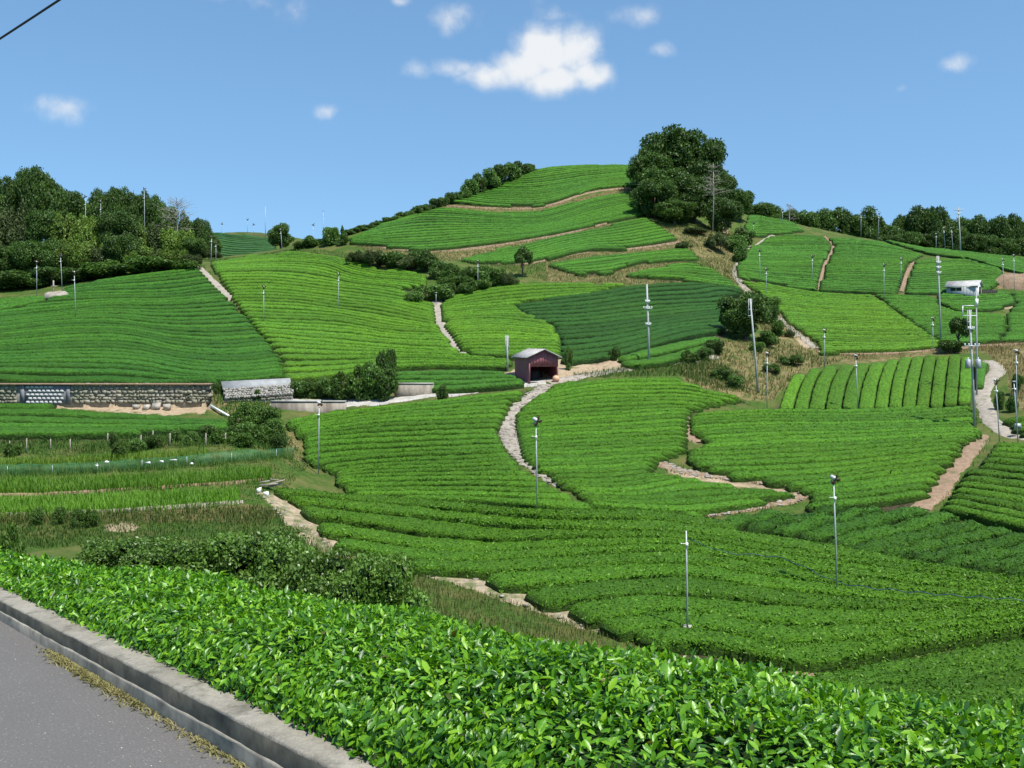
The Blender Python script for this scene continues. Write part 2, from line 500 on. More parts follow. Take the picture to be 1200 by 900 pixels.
def hedge_mat(name, top, low, fine=4.2):
    """clipped tea: fine leafy speckle and relief, darker flanks of bare wood with self-shade put into the colour"""
    m, n, l, b = new_mat(name)
    g = n.new('ShaderNodeNewGeometry')
    f1 = noise(n, l, fine, 5, .65, g.outputs['Position'])
    f2 = noise(n, l, .55, 4, .6, g.outputs['Position'])
    f3 = noise(n, l, .05, 3, .5, g.outputs['Position'])
    c = mixc(n, l, ramp(n, l, f1, .33, .68), tuple(x * .42 for x in top), tuple(min(1, x * 1.45) for x in top))
    c = mixc(n, l, ramp(n, l, f2, .35, .7, 0, .55), c, mixc(n, l, 1.0, c, (.72, .82, .75), 'MULTIPLY'))
    c = mixc(n, l, ramp(n, l, f3, .4, .62, 0, .6), c, mixc(n, l, 1.0, c, (1.22, 1.08, .72), 'MULTIPLY'))
    oi = n.new('ShaderNodeObjectInfo')
    hsv = nd(n, 'ShaderNodeHueSaturation'); l.new(c, hsv.inputs['Color'])
    l.new(ramp(n, l, oi.outputs['Random'], 0, 1, .80, 1.20), hsv.inputs['Value'])
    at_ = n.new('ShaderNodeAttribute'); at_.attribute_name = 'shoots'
    l.new(mixc(n, l, at_.outputs['Fac'], low, hsv.outputs[0]), b.inputs['Base Color'])  # low colour holds bare stems plus painted shade between the rows
    b.inputs['Roughness'].default_value = .6; b.inputs['Specular IOR Level'].default_value = .12
    bump(n, l, b, f1, 1.0, .3)
    return m


G = {}
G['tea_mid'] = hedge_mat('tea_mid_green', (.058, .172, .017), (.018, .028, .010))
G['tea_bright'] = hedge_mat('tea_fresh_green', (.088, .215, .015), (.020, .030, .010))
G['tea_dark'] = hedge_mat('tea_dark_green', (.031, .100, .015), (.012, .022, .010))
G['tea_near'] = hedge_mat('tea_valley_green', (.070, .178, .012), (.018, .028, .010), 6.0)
G['tea_old'] = hedge_mat('tea_old_green', (.048, .138, .013), (.014, .024, .010), 6.0)  # unpruned older tea, a darker green of its own
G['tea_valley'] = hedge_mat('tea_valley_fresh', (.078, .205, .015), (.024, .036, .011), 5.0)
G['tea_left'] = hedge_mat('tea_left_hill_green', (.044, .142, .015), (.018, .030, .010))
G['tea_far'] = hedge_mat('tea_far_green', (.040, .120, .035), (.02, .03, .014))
G['leaf_near'] = leaf_mat('tea_shoot_small', (.050, .130, .010), (.135, .290, .020), .15, .5, .2)
G['leaf_old'] = leaf_mat('tea_shoot_old', (.034, .100, .010), (.09, .21, .018), .15, .5, .2)
G['bark'] = plain('bark', (.10, .075, .055), .9, 0, .4, 6)
G['galv'] = plain('galvanised_steel', (.36, .40, .41), .55, .35, .15, 4)
G['conc_pole'] = plain('pole_concrete', (.38, .39, .38), .8, 0, .15, 3)
G['white'] = plain('white_enamel', (.78, .79, .78), .35, 0, .06, 5)
G['fan_brown'] = plain('fan_blade_brown', (.075, .034, .028), .45, 0, .2, 5)
G['fan_dark'] = plain('fan_dark', (.03, .035, .035), .5, 0, .2, 5)
G['black'] = plain('black_rubber', (.012, .012, .014), .5, 0, .1, 5)
G['dark_in'] = plain('dark_boards', (.03, .028, .026), .9, 0, .3, 5)
G['wood'] = plain('weathered_wood', (.33, .29, .24), .85, 0, .3, 7)

# ---------------------------------------------------------------- tea fields (laid out first: the soil under them is painted on the ground)
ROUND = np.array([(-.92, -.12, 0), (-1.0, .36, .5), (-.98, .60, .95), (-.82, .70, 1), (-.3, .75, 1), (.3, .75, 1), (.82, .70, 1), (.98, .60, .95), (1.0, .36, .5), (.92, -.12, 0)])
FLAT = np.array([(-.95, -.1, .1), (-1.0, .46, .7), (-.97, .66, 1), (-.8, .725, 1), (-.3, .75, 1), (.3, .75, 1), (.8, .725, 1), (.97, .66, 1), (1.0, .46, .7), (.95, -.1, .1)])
FIELD_POLYS = []
LEAF_JOBS = []


def leaf_quads(c, nrm, size, r, up_bias=.55, ratio=.5):
    """diamond leaves: centres c, around normals nrm"""
    n = len(c)
    d = r.normal(size=(n, 3)); d /= np.linalg.norm(d, axis=1, keepdims=True)
    nn = nrm * up_bias + d * (1 - up_bias) * 1.2
    nn /= np.maximum(np.linalg.norm(nn, axis=1, keepdims=True), 1e-9)
    a = np.cross(nn, r.normal(size=(n, 3))); a /= np.maximum(np.linalg.norm(a, axis=1, keepdims=True), 1e-9)
    b = np.cross(nn, a)
    s = np.asarray(size).reshape(-1, 1)
    v = np.stack((c - a * s, c + b * s * ratio, c + a * s, c - b * s * ratio), 1).reshape(-1, 3)
    return v, np.arange(n * 4).reshape(-1, 4)


def tea_field(label, poly, guides, mat, space=1.8, h=.62, dmin=12, dmax=480, seg=.6, gap=.15, leaves=0, leafm='leaf_near', cuts=0, wild=0.0, hs=1.0, wide=None, flat=False):
    """one field: rows laid between the guide curves, cut to the outline; each row is a part"""
    r = np.random.default_rng(abs(hash(label)) % 1000 if False else sum(map(ord, label)))
    wp = drop(densify(poly, 7), h, dmin, dmax)[:, :2]
    FIELD_POLYS.append(wp)
    gw = []
    for g in guides:
        q = drop(resample(g, 70), h, dmin, dmax)[:, :2]
        for _ in range(3):
            q[1:-1] = (q[:-2] + 2 * q[1:-1] + q[2:]) / 4
        gw.append(q)
    cen = wp.mean(0); cz = float(ground(cen[0], cen[1]))
    root = empty('tea_field', (cen[0], cen[1], cz), label, 'tea field', 'terraced tea fields')
    tt = np.linspace(0, 1, 70)
    PROFILE = FLAT if flat else ROUND
    made = 0
    for A_, B_ in zip(gw[:-1], gw[1:]):
        dv = B_ - A_
        tang = np.gradient((A_ + B_) / 2, axis=0); tang /= np.maximum(np.linalg.norm(tang, axis=1, keepdims=True), 1e-9)
        mid = (A_ + B_) / 2
        use = inside(mid[:, 0], mid[:, 1], wp)
        if use.sum() < 3: use[:] = True
        perp = np.abs(dv[:, 0] * tang[:, 1] - dv[:, 1] * tang[:, 0])[use]
        n = max(1, int(round(np.mean(perp) / space)))
        for k in range(n):
            s0, s1 = k / n, (k + 1) / n
            C = A_ + dv * ((s0 + s1) / 2)
            L = np.hypot(*np.diff(C, axis=0).T).sum()
            m = max(4, int(L / seg)); t = np.linspace(0, 1, m)
            lerp = lambda Q: np.c_[np.interp(t, tt, Q[:, 0]), np.interp(t, tt, Q[:, 1])]
            E0, E1 = lerp(A_ + dv * s0), lerp(A_ + dv * s1)
            C = (E0 + E1) / 2
            ok = inside(C[:, 0], C[:, 1], wp)
            if r.random() < cuts * 4 and m > 30:
                c0 = r.integers(8, m - 8); ok[c0:c0 + 3] = False
            runs = []; st = None
            for i in range(m + 1):
                o = i < m and ok[i]
                if o and st is None: st = i
                if not o and st is not None:
                    if i - st >= max(2, int(1.4 / seg)): runs.append((max(0, st - 1), min(m, i + 1)))
                    st = None
            for (i0, i1) in runs:
                E0r, E1r = E0[i0:i1], E1[i0:i1]; Cr = C[i0:i1]
                tg = np.gradient(Cr, axis=0); tg /= np.maximum(np.linalg.norm(tg, axis=1, keepdims=True), 1e-9)
                nr = np.c_[-tg[:, 1], tg[:, 0]]
                wd = np.abs(((E1r - E0r) * nr).sum(1))
                hw = np.clip((wd - gap) / 2, .3, wide or 1.3)
                M = len(Cr); K = len(PROFILE)
                taper = np.ones(M); taper[0] = taper[-1] = .45
                if M > 4: taper[1] = taper[-2] = .93
                hgt = hs * (1 + .035 * vnoise(Cr[:, 0] * .5, Cr[:, 1] * .5, 3) + wild * vnoise(Cr[:, 0] * 1.4, Cr[:, 1] * 1.4, 11)) * (0.94 + .12 * r.random())
                jit = r.normal(size=(M, K)) * (.035 + .15 * wild)
                off = PROFILE[:, 0][None] * hw[:, None] * (1 + .05 * r.normal(size=(M, K))) * np.where(taper < .6, .72, 1)[:, None]
                if wild: off += wild * .5 * vnoise(Cr[:, 0:1] * 2 + PROFILE[:, 0][None] * 3, Cr[:, 1:2] * 2, 5)
                xy = Cr[:, None] + nr[:, None] * off[..., None]
                endp = np.zeros((M, 1, 2)); endp[0, 0] = tg[0] * seg * .2; endp[-1, 0] = -tg[-1] * seg * .2
                xy = xy + endp
                gc = ground(Cr[:, 0], Cr[:, 1])[:, None]; gl = ground(xy[..., 0], xy[..., 1])
                z = .5 * gc + .5 * gl + PROFILE[:, 1][None] * (hgt * taper)[:, None] + jit
                z[:, 0] = gl[:, 0] - .15; z[:, -1] = gl[:, -1] - .15
                V = np.concatenate((xy, z[..., None]), 2).reshape(-1, 3) - np.array((cen[0], cen[1], cz))
                ii, jj = np.meshgrid(np.arange(M - 1), np.arange(K - 1), indexing='ij')
                a = ii * K + jj
                faces = np.stack((a, a + K, a + K + 1, a + 1), -1).reshape(-1, 4)
                caps = np.array([list(range(K)), [(M - 1) * K + q for q in range(K)][::-1]])
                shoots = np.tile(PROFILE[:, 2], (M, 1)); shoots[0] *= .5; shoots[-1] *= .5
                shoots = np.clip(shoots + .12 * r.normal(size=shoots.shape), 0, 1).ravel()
                mi = None; ml = [mat]; fl = [faces, caps]; smo = np.r_[np.ones(len(faces), bool), np.zeros(2, bool)]
                if leaves:
                    cnt = int((Cr.shape[0] * seg) * hw.mean() * 2 * leaves)
                    fi = r.integers(0, M - 1, cnt); fj = np.clip(r.normal(4, 2.3, cnt), .3, K - 1.3)
                    j0 = fj.astype(int); bj = (fj - j0)[:, None]; ai = r.random((cnt, 1))
                    G4 = V.reshape(M, K, 3)
                    p = (G4[fi, j0] * (1 - ai) + G4[fi + 1, j0] * ai) * (1 - bj) + (G4[fi, j0 + 1] * (1 - ai) + G4[fi + 1, j0 + 1] * ai) * bj
                    side = PROFILE[np.minimum(j0 + 1, K - 1), 0]
                    nm = np.c_[nr[fi] * side[:, None] * .8, np.full(cnt, .8)]
                    lv, lq = leaf_quads(p + nm * r.uniform(-.02, .07, (cnt, 1)), nm, r.uniform(.06, .125, cnt), r, .5)
                    V = np.r_[V, lv]; fl = [np.r_[faces, lq + M * K], caps]
                    smo = np.r_[np.ones(len(faces), bool), np.zeros(len(lq) + 2, bool)]
                    mi = np.r_[np.zeros(len(faces), int), np.ones(len(lq), int), np.zeros(2, int)]
                    ml = [mat, G[leafm]]; shoots = np.r_[shoots, np.ones(len(lv))]
                me = mesh_np('tea_row', V, fl, ml, smo, mi)
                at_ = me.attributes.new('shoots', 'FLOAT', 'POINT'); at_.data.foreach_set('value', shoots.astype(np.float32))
                link('tea_row', me, root); made += 1
    root['kind'] = 'thing'
    return root


T = G
tea_field('tea field on the rounded lower left hill, above the long stone retaining wall',
          [(-170, 378), (0, 364), (55, 352), (64, 344), (80, 335), (150, 323), (226, 312), (268, 352), (296, 380), (320, 408), (331, 441), (262, 446), (245, 451), (120, 449), (-170, 448)],
          [[(-170, 350), (30, 340), (80, 333), (150, 321), (240, 309)],
           [(-170, 388), (20, 368), (80, 362), (120, 358), (200, 357), (290, 350)],
           [(-170, 410), (30, 396), (90, 391), (150, 392), (205, 404), (260, 408), (330, 402)],
           [(-170, 430), (90, 424), (160, 427), (220, 438), (275, 440), (340, 432)],
           [(-170, 448), (120, 449), (200, 451), (245, 451), (300, 447), (342, 443)]], T['tea_left'], dmax=185, space=1.7, gap=0.2, flat=False)
tea_field('small tea patch at the left edge behind the brow of the rounded hill',
          [(-170, 352), (10, 350), (48, 346), (54, 351), (0, 363), (-170, 377)],
          [[(-180, 350), (10, 349), (60, 343)], [(-180, 377), (0, 364), (60, 350)]], T['tea_mid'], dmax=175, space=1.6)
tea_field('bright green tea field between the left hill path and the shrub bank',
          [(247, 308), (290, 300), (345, 294), (375, 298), (410, 304), (436, 311), (442, 317), (467, 314), (500, 323), (498, 333), (467, 337), (480, 347), (508, 354), (505, 368), (513, 385), (530, 405), (537, 414), (598, 421), (592, 428), (467, 428), (440, 432), (400, 436), (342, 445), (335, 436), (324, 408), (300, 380), (279, 354)],
          [[(240, 306), (300, 297), (345, 292), (410, 303), (510, 318)],
           [(245, 325), (320, 325), (400, 334), (460, 342), (515, 352)],
           [(270, 355), (350, 358), (420, 368), (518, 384)],
           [(300, 392), (400, 402), (470, 408), (600, 414)],
           [(330, 447), (400, 438), (470, 429), (602, 429)]], T['tea_bright'], dmax=202, space=1.45, gap=0.13, flat=False)
tea_field('narrow two-row tea strip just left of the maroon shed',
          [(463, 434), (587, 436), (602, 440), (617, 447), (527, 456), (463, 450)],
          [[(455, 434), (590, 435), (620, 441)], [(455, 452), (530, 456), (622, 448)]], T['tea_mid'], dmax=125)
tea_field('yellow-green tea field beside the curved hill path, left of the dark tea field',
          [(518, 354), (535, 345), (560, 338), (600, 331), (617, 331), (700, 333), (738, 333), (690, 343), (600, 355), (614, 366), (645, 379), (655, 396), (655, 414), (600, 419), (557, 415), (544, 407), (525, 382), (518, 365)],
          [[(510, 350), (560, 336), (617, 329), (745, 330)], [(512, 361), (600, 353), (695, 343)], [(512, 376), (580, 373), (660, 382)], [(530, 402), (600, 401), (665, 402)], [(540, 417), (600, 421), (665, 418)]], T['tea_bright'], dmax=172, space=1.5, gap=0.12, flat=True)
tea_field('dark green tea field filling the foot of the big central hill',
          [(604, 357), (640, 350), (690, 344), (738, 334), (800, 330), (826, 332), (868, 338), (852, 357), (848, 392), (780, 401), (718, 416), (700, 420), (660, 421), (659, 397), (649, 379), (617, 366)],
          [[(596, 353), (690, 342), (760, 332), (875, 330)], [(600, 369), (680, 366), (760, 357), (875, 352)], [(640, 393), (720, 386), (800, 373), (865, 365)], [(650, 426), (720, 416), (790, 398), (860, 384)]], T['tea_dark'], dmax=178, space=2.0)
tea_field('small slanting tea strips below the dark field, beside the steel crossarm pole',
          [(727, 420), (780, 404), (846, 394), (840, 402), (800, 414), (766, 425), (735, 426)],
          [[(722, 419), (780, 402), (850, 391)], [(728, 428), (770, 426), (850, 402)]], T['tea_mid'], dmax=140)
# terraces of the central hill, from the crest down
tea_field('topmost tea terrace on the crest of the central hill',
          [(524, 236), (560, 222), (600, 207), (632, 197), (677, 193), (745, 193), (745, 217), (700, 219), (673, 227), (633, 240), (587, 240), (547, 237)],
          [[(590, 202), (640, 194), (690, 191), (752, 191)], [(545, 217), (620, 219), (680, 211), (752, 202)], [(510, 237), (580, 243), (640, 242), (700, 220), (752, 217)]], T['tea_mid'], dmax=262, space=1.35, gap=0.2)
tea_field('wide second tea terrace of the central hill, just below the crest terrace',
          [(410, 278), (430, 270), (450, 261), (480, 252), (515, 243), (587, 248), (633, 247), (690, 232), (740, 223), (748, 240), (754, 251), (700, 261), (667, 270), (597, 281), (523, 289), (483, 291), (450, 287), (411, 283)],
          [[(395, 268), (440, 256), (515, 241), (587, 247), (633, 246), (700, 228), (760, 219)], [(395, 279), (480, 265), (560, 263), (640, 263), (700, 247), (762, 235)], [(395, 284), (480, 292), (560, 286), (640, 274), (700, 262), (765, 249)]], T['tea_mid'], dmax=235, space=1.35, gap=0.2)
tea_field('third tea terrace of the central hill, ending under the big trees',
          [(543, 303), (587, 291), (633, 281), (693, 268), (757, 254), (780, 270), (794, 281), (730, 290), (690, 291), (653, 299), (617, 306), (557, 306)],
          [[(535, 303), (633, 279), (693, 266), (770, 251)], [(535, 306), (617, 307), (690, 292), (740, 291), (803, 282)]], T['tea_mid'], dmax=220, space=1.35, gap=0.2)
tea_field('thin fourth tea terrace of the central hill, above two dry banks',
          [(643, 309), (690, 300), (733, 297), (806, 290), (818, 302), (760, 305), (733, 309), (713, 318), (677, 319)],
          [[(636, 310), (700, 299), (740, 296), (822, 288)], [(650, 319), (713, 319), (760, 306), (825, 302)]], T['tea_mid'], dmax=200, space=1.35)
tea_field('lowest small tea terrace of the central hill, just above the dark field',
          [(733, 321), (800, 307), (830, 312), (846, 322), (866, 335), (830, 332), (800, 326)],
          [[(726, 320), (800, 305), (850, 311)], [(728, 324), (800, 327), (872, 337)]], T['tea_mid'], dmax=192, space=1.4)
# right hand slope
tea_field('small tea patch at the very top of the right slope, beside the big trees',
          [(873, 264), (880, 250), (927, 259), (942, 269), (905, 273), (880, 277)],
          [[(868, 250), (927, 257), (950, 266)], [(868, 276), (905, 275), (950, 271)]], T['tea_mid'], dmax=262, space=1.25, hs=.85)
tea_field('upper left tea field of the right slope, left of the stepped footpath',
          [(903, 276), (940, 273), (966, 277), (973, 288), (964, 308), (955, 338), (900, 330), (864, 322), (864, 312), (878, 291)],
          [[(860, 276), (903, 274), (985, 276)], [(855, 300), (985, 301)], [(855, 320), (900, 331), (985, 341)]], T['tea_mid'], dmax=245, space=1.25, hs=.85)
tea_field('upper middle tea field of the right slope, between the two footpaths',
          [(972, 277), (1030, 282), (1080, 297), (1064, 306), (1052, 342), (961, 339), (970, 310), (979, 288)],
          [[(960, 275), (1030, 281), (1095, 297)], [(955, 305), (1080, 307)], [(950, 338), (1070, 344)]], T['tea_mid'], dmax=240, space=1.25, hs=.85)
tea_field('tea field of the right slope directly behind the small grey shed',
          [(1075, 303), (1133, 303), (1172, 314), (1176, 324), (1156, 340), (1113, 342), (1060, 343)],
          [[(1050, 302), (1140, 301), (1190, 314)], [(1045, 344), (1115, 344), (1190, 332)]], T['tea_mid'], dmax=225, space=1.25, hs=.85)
tea_field('long narrow tea strip along the skyline of the right slope, before the dark wood',
          [(1035, 280), (1083, 289), (1133, 294), (1200, 301), (1280, 306), (1280, 326), (1200, 319), (1133, 301), (1090, 296)],
          [[(1025, 277), (1083, 287), (1200, 299), (1290, 304)], [(1025, 282), (1090, 298), (1133, 303), (1200, 321), (1290, 329)]], T['tea_mid'], dmax=232, space=1.25, hs=.85)
tea_field('large bright tea field in the lower middle of the right slope',
          [(868, 326), (910, 334), (957, 341), (1022, 344), (1060, 370), (1100, 398), (1098, 404), (1050, 409), (964, 411), (958, 397), (930, 378), (908, 355), (882, 335)],
          [[(855, 322), (957, 341), (1110, 344)], [(870, 362), (1000, 369), (1110, 372)], [(900, 412), (1050, 410), (1115, 404)]], T['tea_bright'], dmax=195, space=1.12, hs=.8, gap=0.07, flat=True)
tea_field('triangular tea field of the right slope under the small grey shed',
          [(1028, 344), (1095, 345), (1097, 354), (1120, 364), (1160, 366), (1178, 368), (1180, 382), (1168, 398), (1106, 401), (1064, 371)],
          [[(1015, 343), (1095, 346), (1190, 352)], [(1015, 372), (1100, 374), (1190, 375)], [(1040, 405), (1105, 403), (1190, 398)]], T['tea_mid'], dmax=190, space=1.25, hs=.85)
tea_field('crescent tea patch in front of the small grey shed',
          [(1098, 344), (1113, 342), (1180, 339), (1190, 352), (1163, 362), (1122, 362), (1100, 352)],
          [[(1090, 341), (1130, 339), (1197, 337)], [(1090, 358), (1122, 364), (1170, 364), (1197, 356)]], T['tea_mid'], dmax=190, space=1.25, hs=.85)
tea_field('tea field at the right edge, beyond the crooked furrow and below the bare mound',
          [(1184, 340), (1290, 340), (1290, 396), (1173, 398), (1184, 383), (1182, 368), (1193, 353)],
          [[(1165, 339), (1300, 338)], [(1165, 400), (1300, 397)]], T['tea_mid'], dmax=190, space=1.25, hs=.85)
tea_field('square tea field with rows running downhill, in front of the dry lane bank',
          [(921, 447), (940, 435), (967, 428), (1033, 423), (1077, 415), (1130, 415), (1139, 421), (1137, 469), (1093, 473), (973, 478), (903, 477), (926, 459)],
          [[(918, 430), (906, 450), (892, 484)], [(968, 424), (955, 448), (946, 482)], [(1040, 418), (1030, 445), (1024, 480)], [(1141, 411), (1140, 440), (1138, 474)]], T['tea_bright'], space=1.5, gap=.12, dmax=134, cuts=0, hs=.85)
tea_field('little clipped tea block between the tall transformer pole and the pale track',
          [(1145, 424), (1153, 423), (1156, 436), (1149, 450), (1144, 452)],
          [[(1143, 420), (1142, 455)], [(1158, 420), (1153, 455)]], T['tea_mid'], dmax=134, cuts=0)
# valley floor
tea_field('tea field with long rows to the right of the rocky gully, below the square field',
          [(809, 486), (830, 482), (903, 479), (1007, 480), (1137, 473), (1142, 500), (1148, 506), (1130, 514), (1106, 545), (1070, 588), (1050, 593), (1000, 593), (945, 592), (955, 580), (941, 571), (913, 562), (867, 557), (833, 547), (806, 536), (812, 526), (832, 518), (814, 504)],
          [[(795, 484), (900, 478), (1000, 478), (1165, 468)], [(795, 506), (900, 501), (1000, 500), (1165, 496)], [(790, 534), (900, 531), (1000, 526), (1165, 513)], [(790, 566), (950, 562), (1050, 549), (1165, 536)], [(790, 598), (1000, 590), (1165, 565)]], T['tea_valley'], leaves=16, dmax=125, space=1.35, gap=0.15, flat=False, hs=0.95)
tea_field('tea field with thick rows at the right edge, past the red soil path',
          [(1166, 517), (1290, 524), (1290, 645), (1200, 620), (1108, 597), (1134, 558)],
          [[(1140, 511), (1300, 520)], [(1100, 558), (1300, 584)], [(1080, 590), (1200, 619), (1300, 648)]], T['tea_near'], leaves=16, dmax=125, gap=.4, space=2.0)
tea_field('short rows of tea at the right edge beside the pale track',
          [(1176, 490), (1290, 484), (1290, 512), (1215, 510), (1192, 502)],
          [[(1165, 489), (1300, 482)], [(1165, 506), (1300, 512)]], T['tea_near'], dmax=125)
tea_field('dark overgrown tea with slanting short rows below the red soil path',
          [(850, 612), (945, 594), (1088, 595), (1290, 645), (1290, 690), (1150, 664), (1060, 652), (1010, 645), (985, 634), (940, 624), (890, 620)],
          [[(830, 612), (945, 588)], [(905, 630), (1075, 588)], [(990, 655), (1210, 605)], [(1090, 680), (1310, 642)], [(1200, 700), (1320, 672)]], T['tea_old'], leaves=34, leafm='leaf_old', dmax=110, gap=.45, wild=.25, space=1.9)
tea_field('tea field left of the pale stone path, below the concrete road',
          [(337, 490), (400, 479), (470, 472), (530, 464), (600, 456), (620, 450), (600, 470), (584, 489), (583, 505), (591, 525), (611, 548), (643, 567), (676, 582), (694, 595), (640, 596), (570, 586), (477, 581), (405, 575), (396, 553), (360, 534), (361, 517)],
          [[(320, 492), (400, 478), (500, 466), (632, 447)], [(325, 516), (450, 510), (605, 505)], [(330, 562), (500, 556), (700, 556)], [(330, 578), (500, 584), (600, 589), (705, 599)]], T['tea_valley'], leaves=10, dmax=118, space=1.0, gap=0.07, hs=0.8, flat=True)
tea_field('tea field right of the pale stone path, running up to the rocky gully',
          [(652, 449), (700, 443), (790, 441), (810, 447), (835, 456), (878, 464), (825, 472), (805, 480), (800, 492), (804, 520), (788, 528), (768, 536), (762, 549), (800, 556), (850, 566), (930, 575), (817, 601), (760, 596), (700, 592), (678, 574), (642, 553), (617, 530), (605, 505), (605, 490), (617, 470)],
          [[(590, 460), (640, 451), (700, 441), (790, 438), (890, 452)], [(590, 497), (700, 490), (820, 482)], [(595, 532), (700, 529), (820, 524)], [(640, 572), (740, 574), (800, 564), (940, 568)], [(660, 594), (760, 599), (817, 603), (940, 582)]], T['tea_valley'], leaves=12, dmax=120, space=1.0, gap=0.07, hs=0.8, flat=True)
tea_field('broad tea field on the valley floor, above the grassy dirt track',
          [(327, 573), (400, 579), (477, 584), (570, 589), (640, 597), (690, 592), (760, 599), (817, 605), (850, 615), (890, 623), (940, 627), (985, 637), (1010, 648), (1060, 655), (1290, 692), (1290, 720), (1205, 735), (1100, 751), (1000, 769), (943, 776), (900, 779), (800, 757), (747, 743), (690, 723), (633, 700), (587, 680), (513, 667), (470, 655), (397, 638), (363, 603), (343, 583)],
          [[(310, 571), (480, 583), (640, 597), (760, 598), (850, 611), (940, 621), (1060, 650), (1300, 690)],
           [(310, 585), (480, 605), (600, 618), (700, 622), (800, 625), (900, 640), (1000, 655), (1100, 670), (1300, 698)],
           [(330, 630), (500, 655), (600, 656), (700, 649), (800, 646), (900, 662), (1000, 675), (1100, 688), (1300, 706)],
           [(440, 690), (600, 690), (700, 681), (800, 674), (900, 690), (1000, 700), (1100, 708), (1300, 712)],
           [(600, 735), (720, 725), (800, 716), (900, 732), (1000, 733), (1100, 728), (1300, 716)],
           [(680, 775), (800, 752), (900, 768), (950, 776), (1000, 768), (1100, 750), (1300, 720)]], T['tea_near'], leaves=46, seg=.45, dmax=100, gap=0.05, flat=True, space=1.55)
tea_field('tea field in the near right valley, below the long dark furrow',
          [(900, 812), (960, 797), (1060, 777), (1205, 752), (1290, 738), (1290, 880), (1000, 866)],
          [[(880, 808), (960, 794), (1060, 774), (1205, 749), (1300, 735)], [(880, 870), (1100, 862), (1300, 850)]], T['tea_near'], leaves=48, seg=.5, dmin=25, dmax=70, gap=0.05, flat=True)
tea_field('low tea field below the stone retaining wall at the left edge',
          [(-170, 471), (55, 471), (62, 478), (200, 488), (267, 493), (268, 500), (210, 502), (133, 508), (23, 510), (-170, 511)],
          [[(-180, 470), (60, 471), (280, 490)], [(-180, 490), (130, 497), (280, 498)], [(-180, 511), (130, 511), (280, 502)]], T['tea_mid'], dmax=104)
tea_field('distant dull green tea field on the skyline, right of the wooded left hill',
          [(244, 272), (290, 275), (318, 279), (322, 295), (290, 301), (255, 302), (240, 288)],
          [[(235, 270), (290, 273), (330, 278)], [(235, 304), (290, 304), (330, 297)]], T['tea_far'], dmin=290, dmax=400, space=2.2, seg=1.5)

# ---------------------------------------------------------------- ground sheet
def px_poly(poly, h=0.0, dmin=12, dmax=480, step=9):
    return drop(densify(poly, step), h, dmin, dmax)[:, :2]


DRY = [px_poly(p) for p in (
    [(770, 262), (810, 268), (850, 268), (872, 285), (862, 312), (872, 335), (905, 355), (935, 385), (962, 410), (1000, 420), (940, 436), (905, 470), (880, 470), (830, 462), (800, 445), (800, 425), (840, 400), (900, 400), (860, 335), (820, 300)],
    [(1145, 405), (1200, 400), (1290, 396), (1290, 480), (1200, 485), (1185, 470), (1180, 440), (1165, 422)],
    [(960, 411), (1100, 405), (1200, 397), (1200, 410), (1100, 416), (1000, 428)],
    [(515, 240), (640, 241), (740, 218), (745, 224), (700, 232), (640, 249), (515, 246)],
    [(412, 282), (520, 289), (600, 281), (700, 261), (760, 250), (760, 256), (690, 270), (600, 292), (540, 305), (440, 300)],
    [(545, 305), (650, 299), (730, 290), (800, 281), (822, 302), (735, 322), (690, 326), (640, 322), (640, 305)],
    [(733, 320), (860, 335), (740, 333), (640, 330), (640, 322)],
    [(-170, 600), (150, 600), (300, 592), (330, 600), (310, 612), (150, 612), (-170, 615)],
    [(200, 470), (270, 490), (280, 478), (250, 460)], [(325, 500), (362, 520), (355, 545), (335, 530)],
    [(1160, 320), (1200, 312), (1290, 312), (1290, 338), (1160, 338)])]
SOIL = [px_poly(p) for p in (
    [(308, 582), (330, 580), (362, 606), (396, 640), (470, 658), (600, 690), (690, 726), (750, 748), (700, 742), (600, 706), (500, 676), (385, 645), (345, 620)],
    [(768, 538), (800, 552), (870, 560), (940, 572), (952, 580), (930, 588), (840, 605), (820, 603), (925, 577), (850, 569), (790, 558)],
    [(806, 480), (800, 505), (812, 520), (832, 518), (812, 505)],
    [(1150, 512), (1160, 516), (1118, 560), (1090, 597), (1065, 596), (1085, 588), (1120, 545)],
    [(960, 608), (1010, 640), (1060, 652), (1000, 645), (940, 624)],
    [(60, 470), (240, 472), (250, 480), (200, 487), (62, 478)],
    [(1165, 356), (1190, 352), (1190, 362), (1165, 363)],
    [(845, 255), (858, 262), (852, 275), (838, 268)], [(860, 330), (880, 338), (925, 380), (955, 400), (945, 410), (900, 365)],
    [(610, 432), (662, 418), (760, 420), (760, 432), (680, 440), (600, 450), (520, 460), (463, 466), (463, 452), (527, 457)],
    [(120, 614), (160, 612), (160, 622), (120, 624)])]
ang = np.radians(np.r_[np.linspace(-180, -45, 46)[:-1], np.linspace(-45, -31, 40)[:-1], np.linspace(-31, 31, 440), np.linspace(31, 45, 40)[1:], np.linspace(45, 180, 46)[1:-1]])
rad = np.r_[np.linspace(.6, 6, 14)[:-1], np.geomspace(6, 340, 400), np.geomspace(340, 2600, 30)[1:]]
AA, RR = np.meshgrid(ang, rad)
TX, TY = RR * np.sin(AA), RR * np.cos(AA)
TZ = ground(TX, TY) + np.where(RR > 14, .07 * vnoise(TX * .9, TY * .9, 2) + .04 * vnoise(TX * 3, TY * 3, 4), 0)
nr_, na_ = TX.shape
ii, jj = np.meshgrid(np.arange(nr_ - 1), np.arange(na_), indexing='ij')
a0 = ii * na_ + jj; a1 = ii * na_ + (jj + 1) % na_
gf = np.stack((a0, a1, a1 + na_, a0 + na_), -1).reshape(-1, 4)
gv = np.stack((TX, TY, TZ), -1).reshape(-1, 3)
centre = len(gv)
gv = np.r_[gv, [[0, 0, float(ground(0, 0))]]]
m, n, l, b = new_mat('meadow_ground')
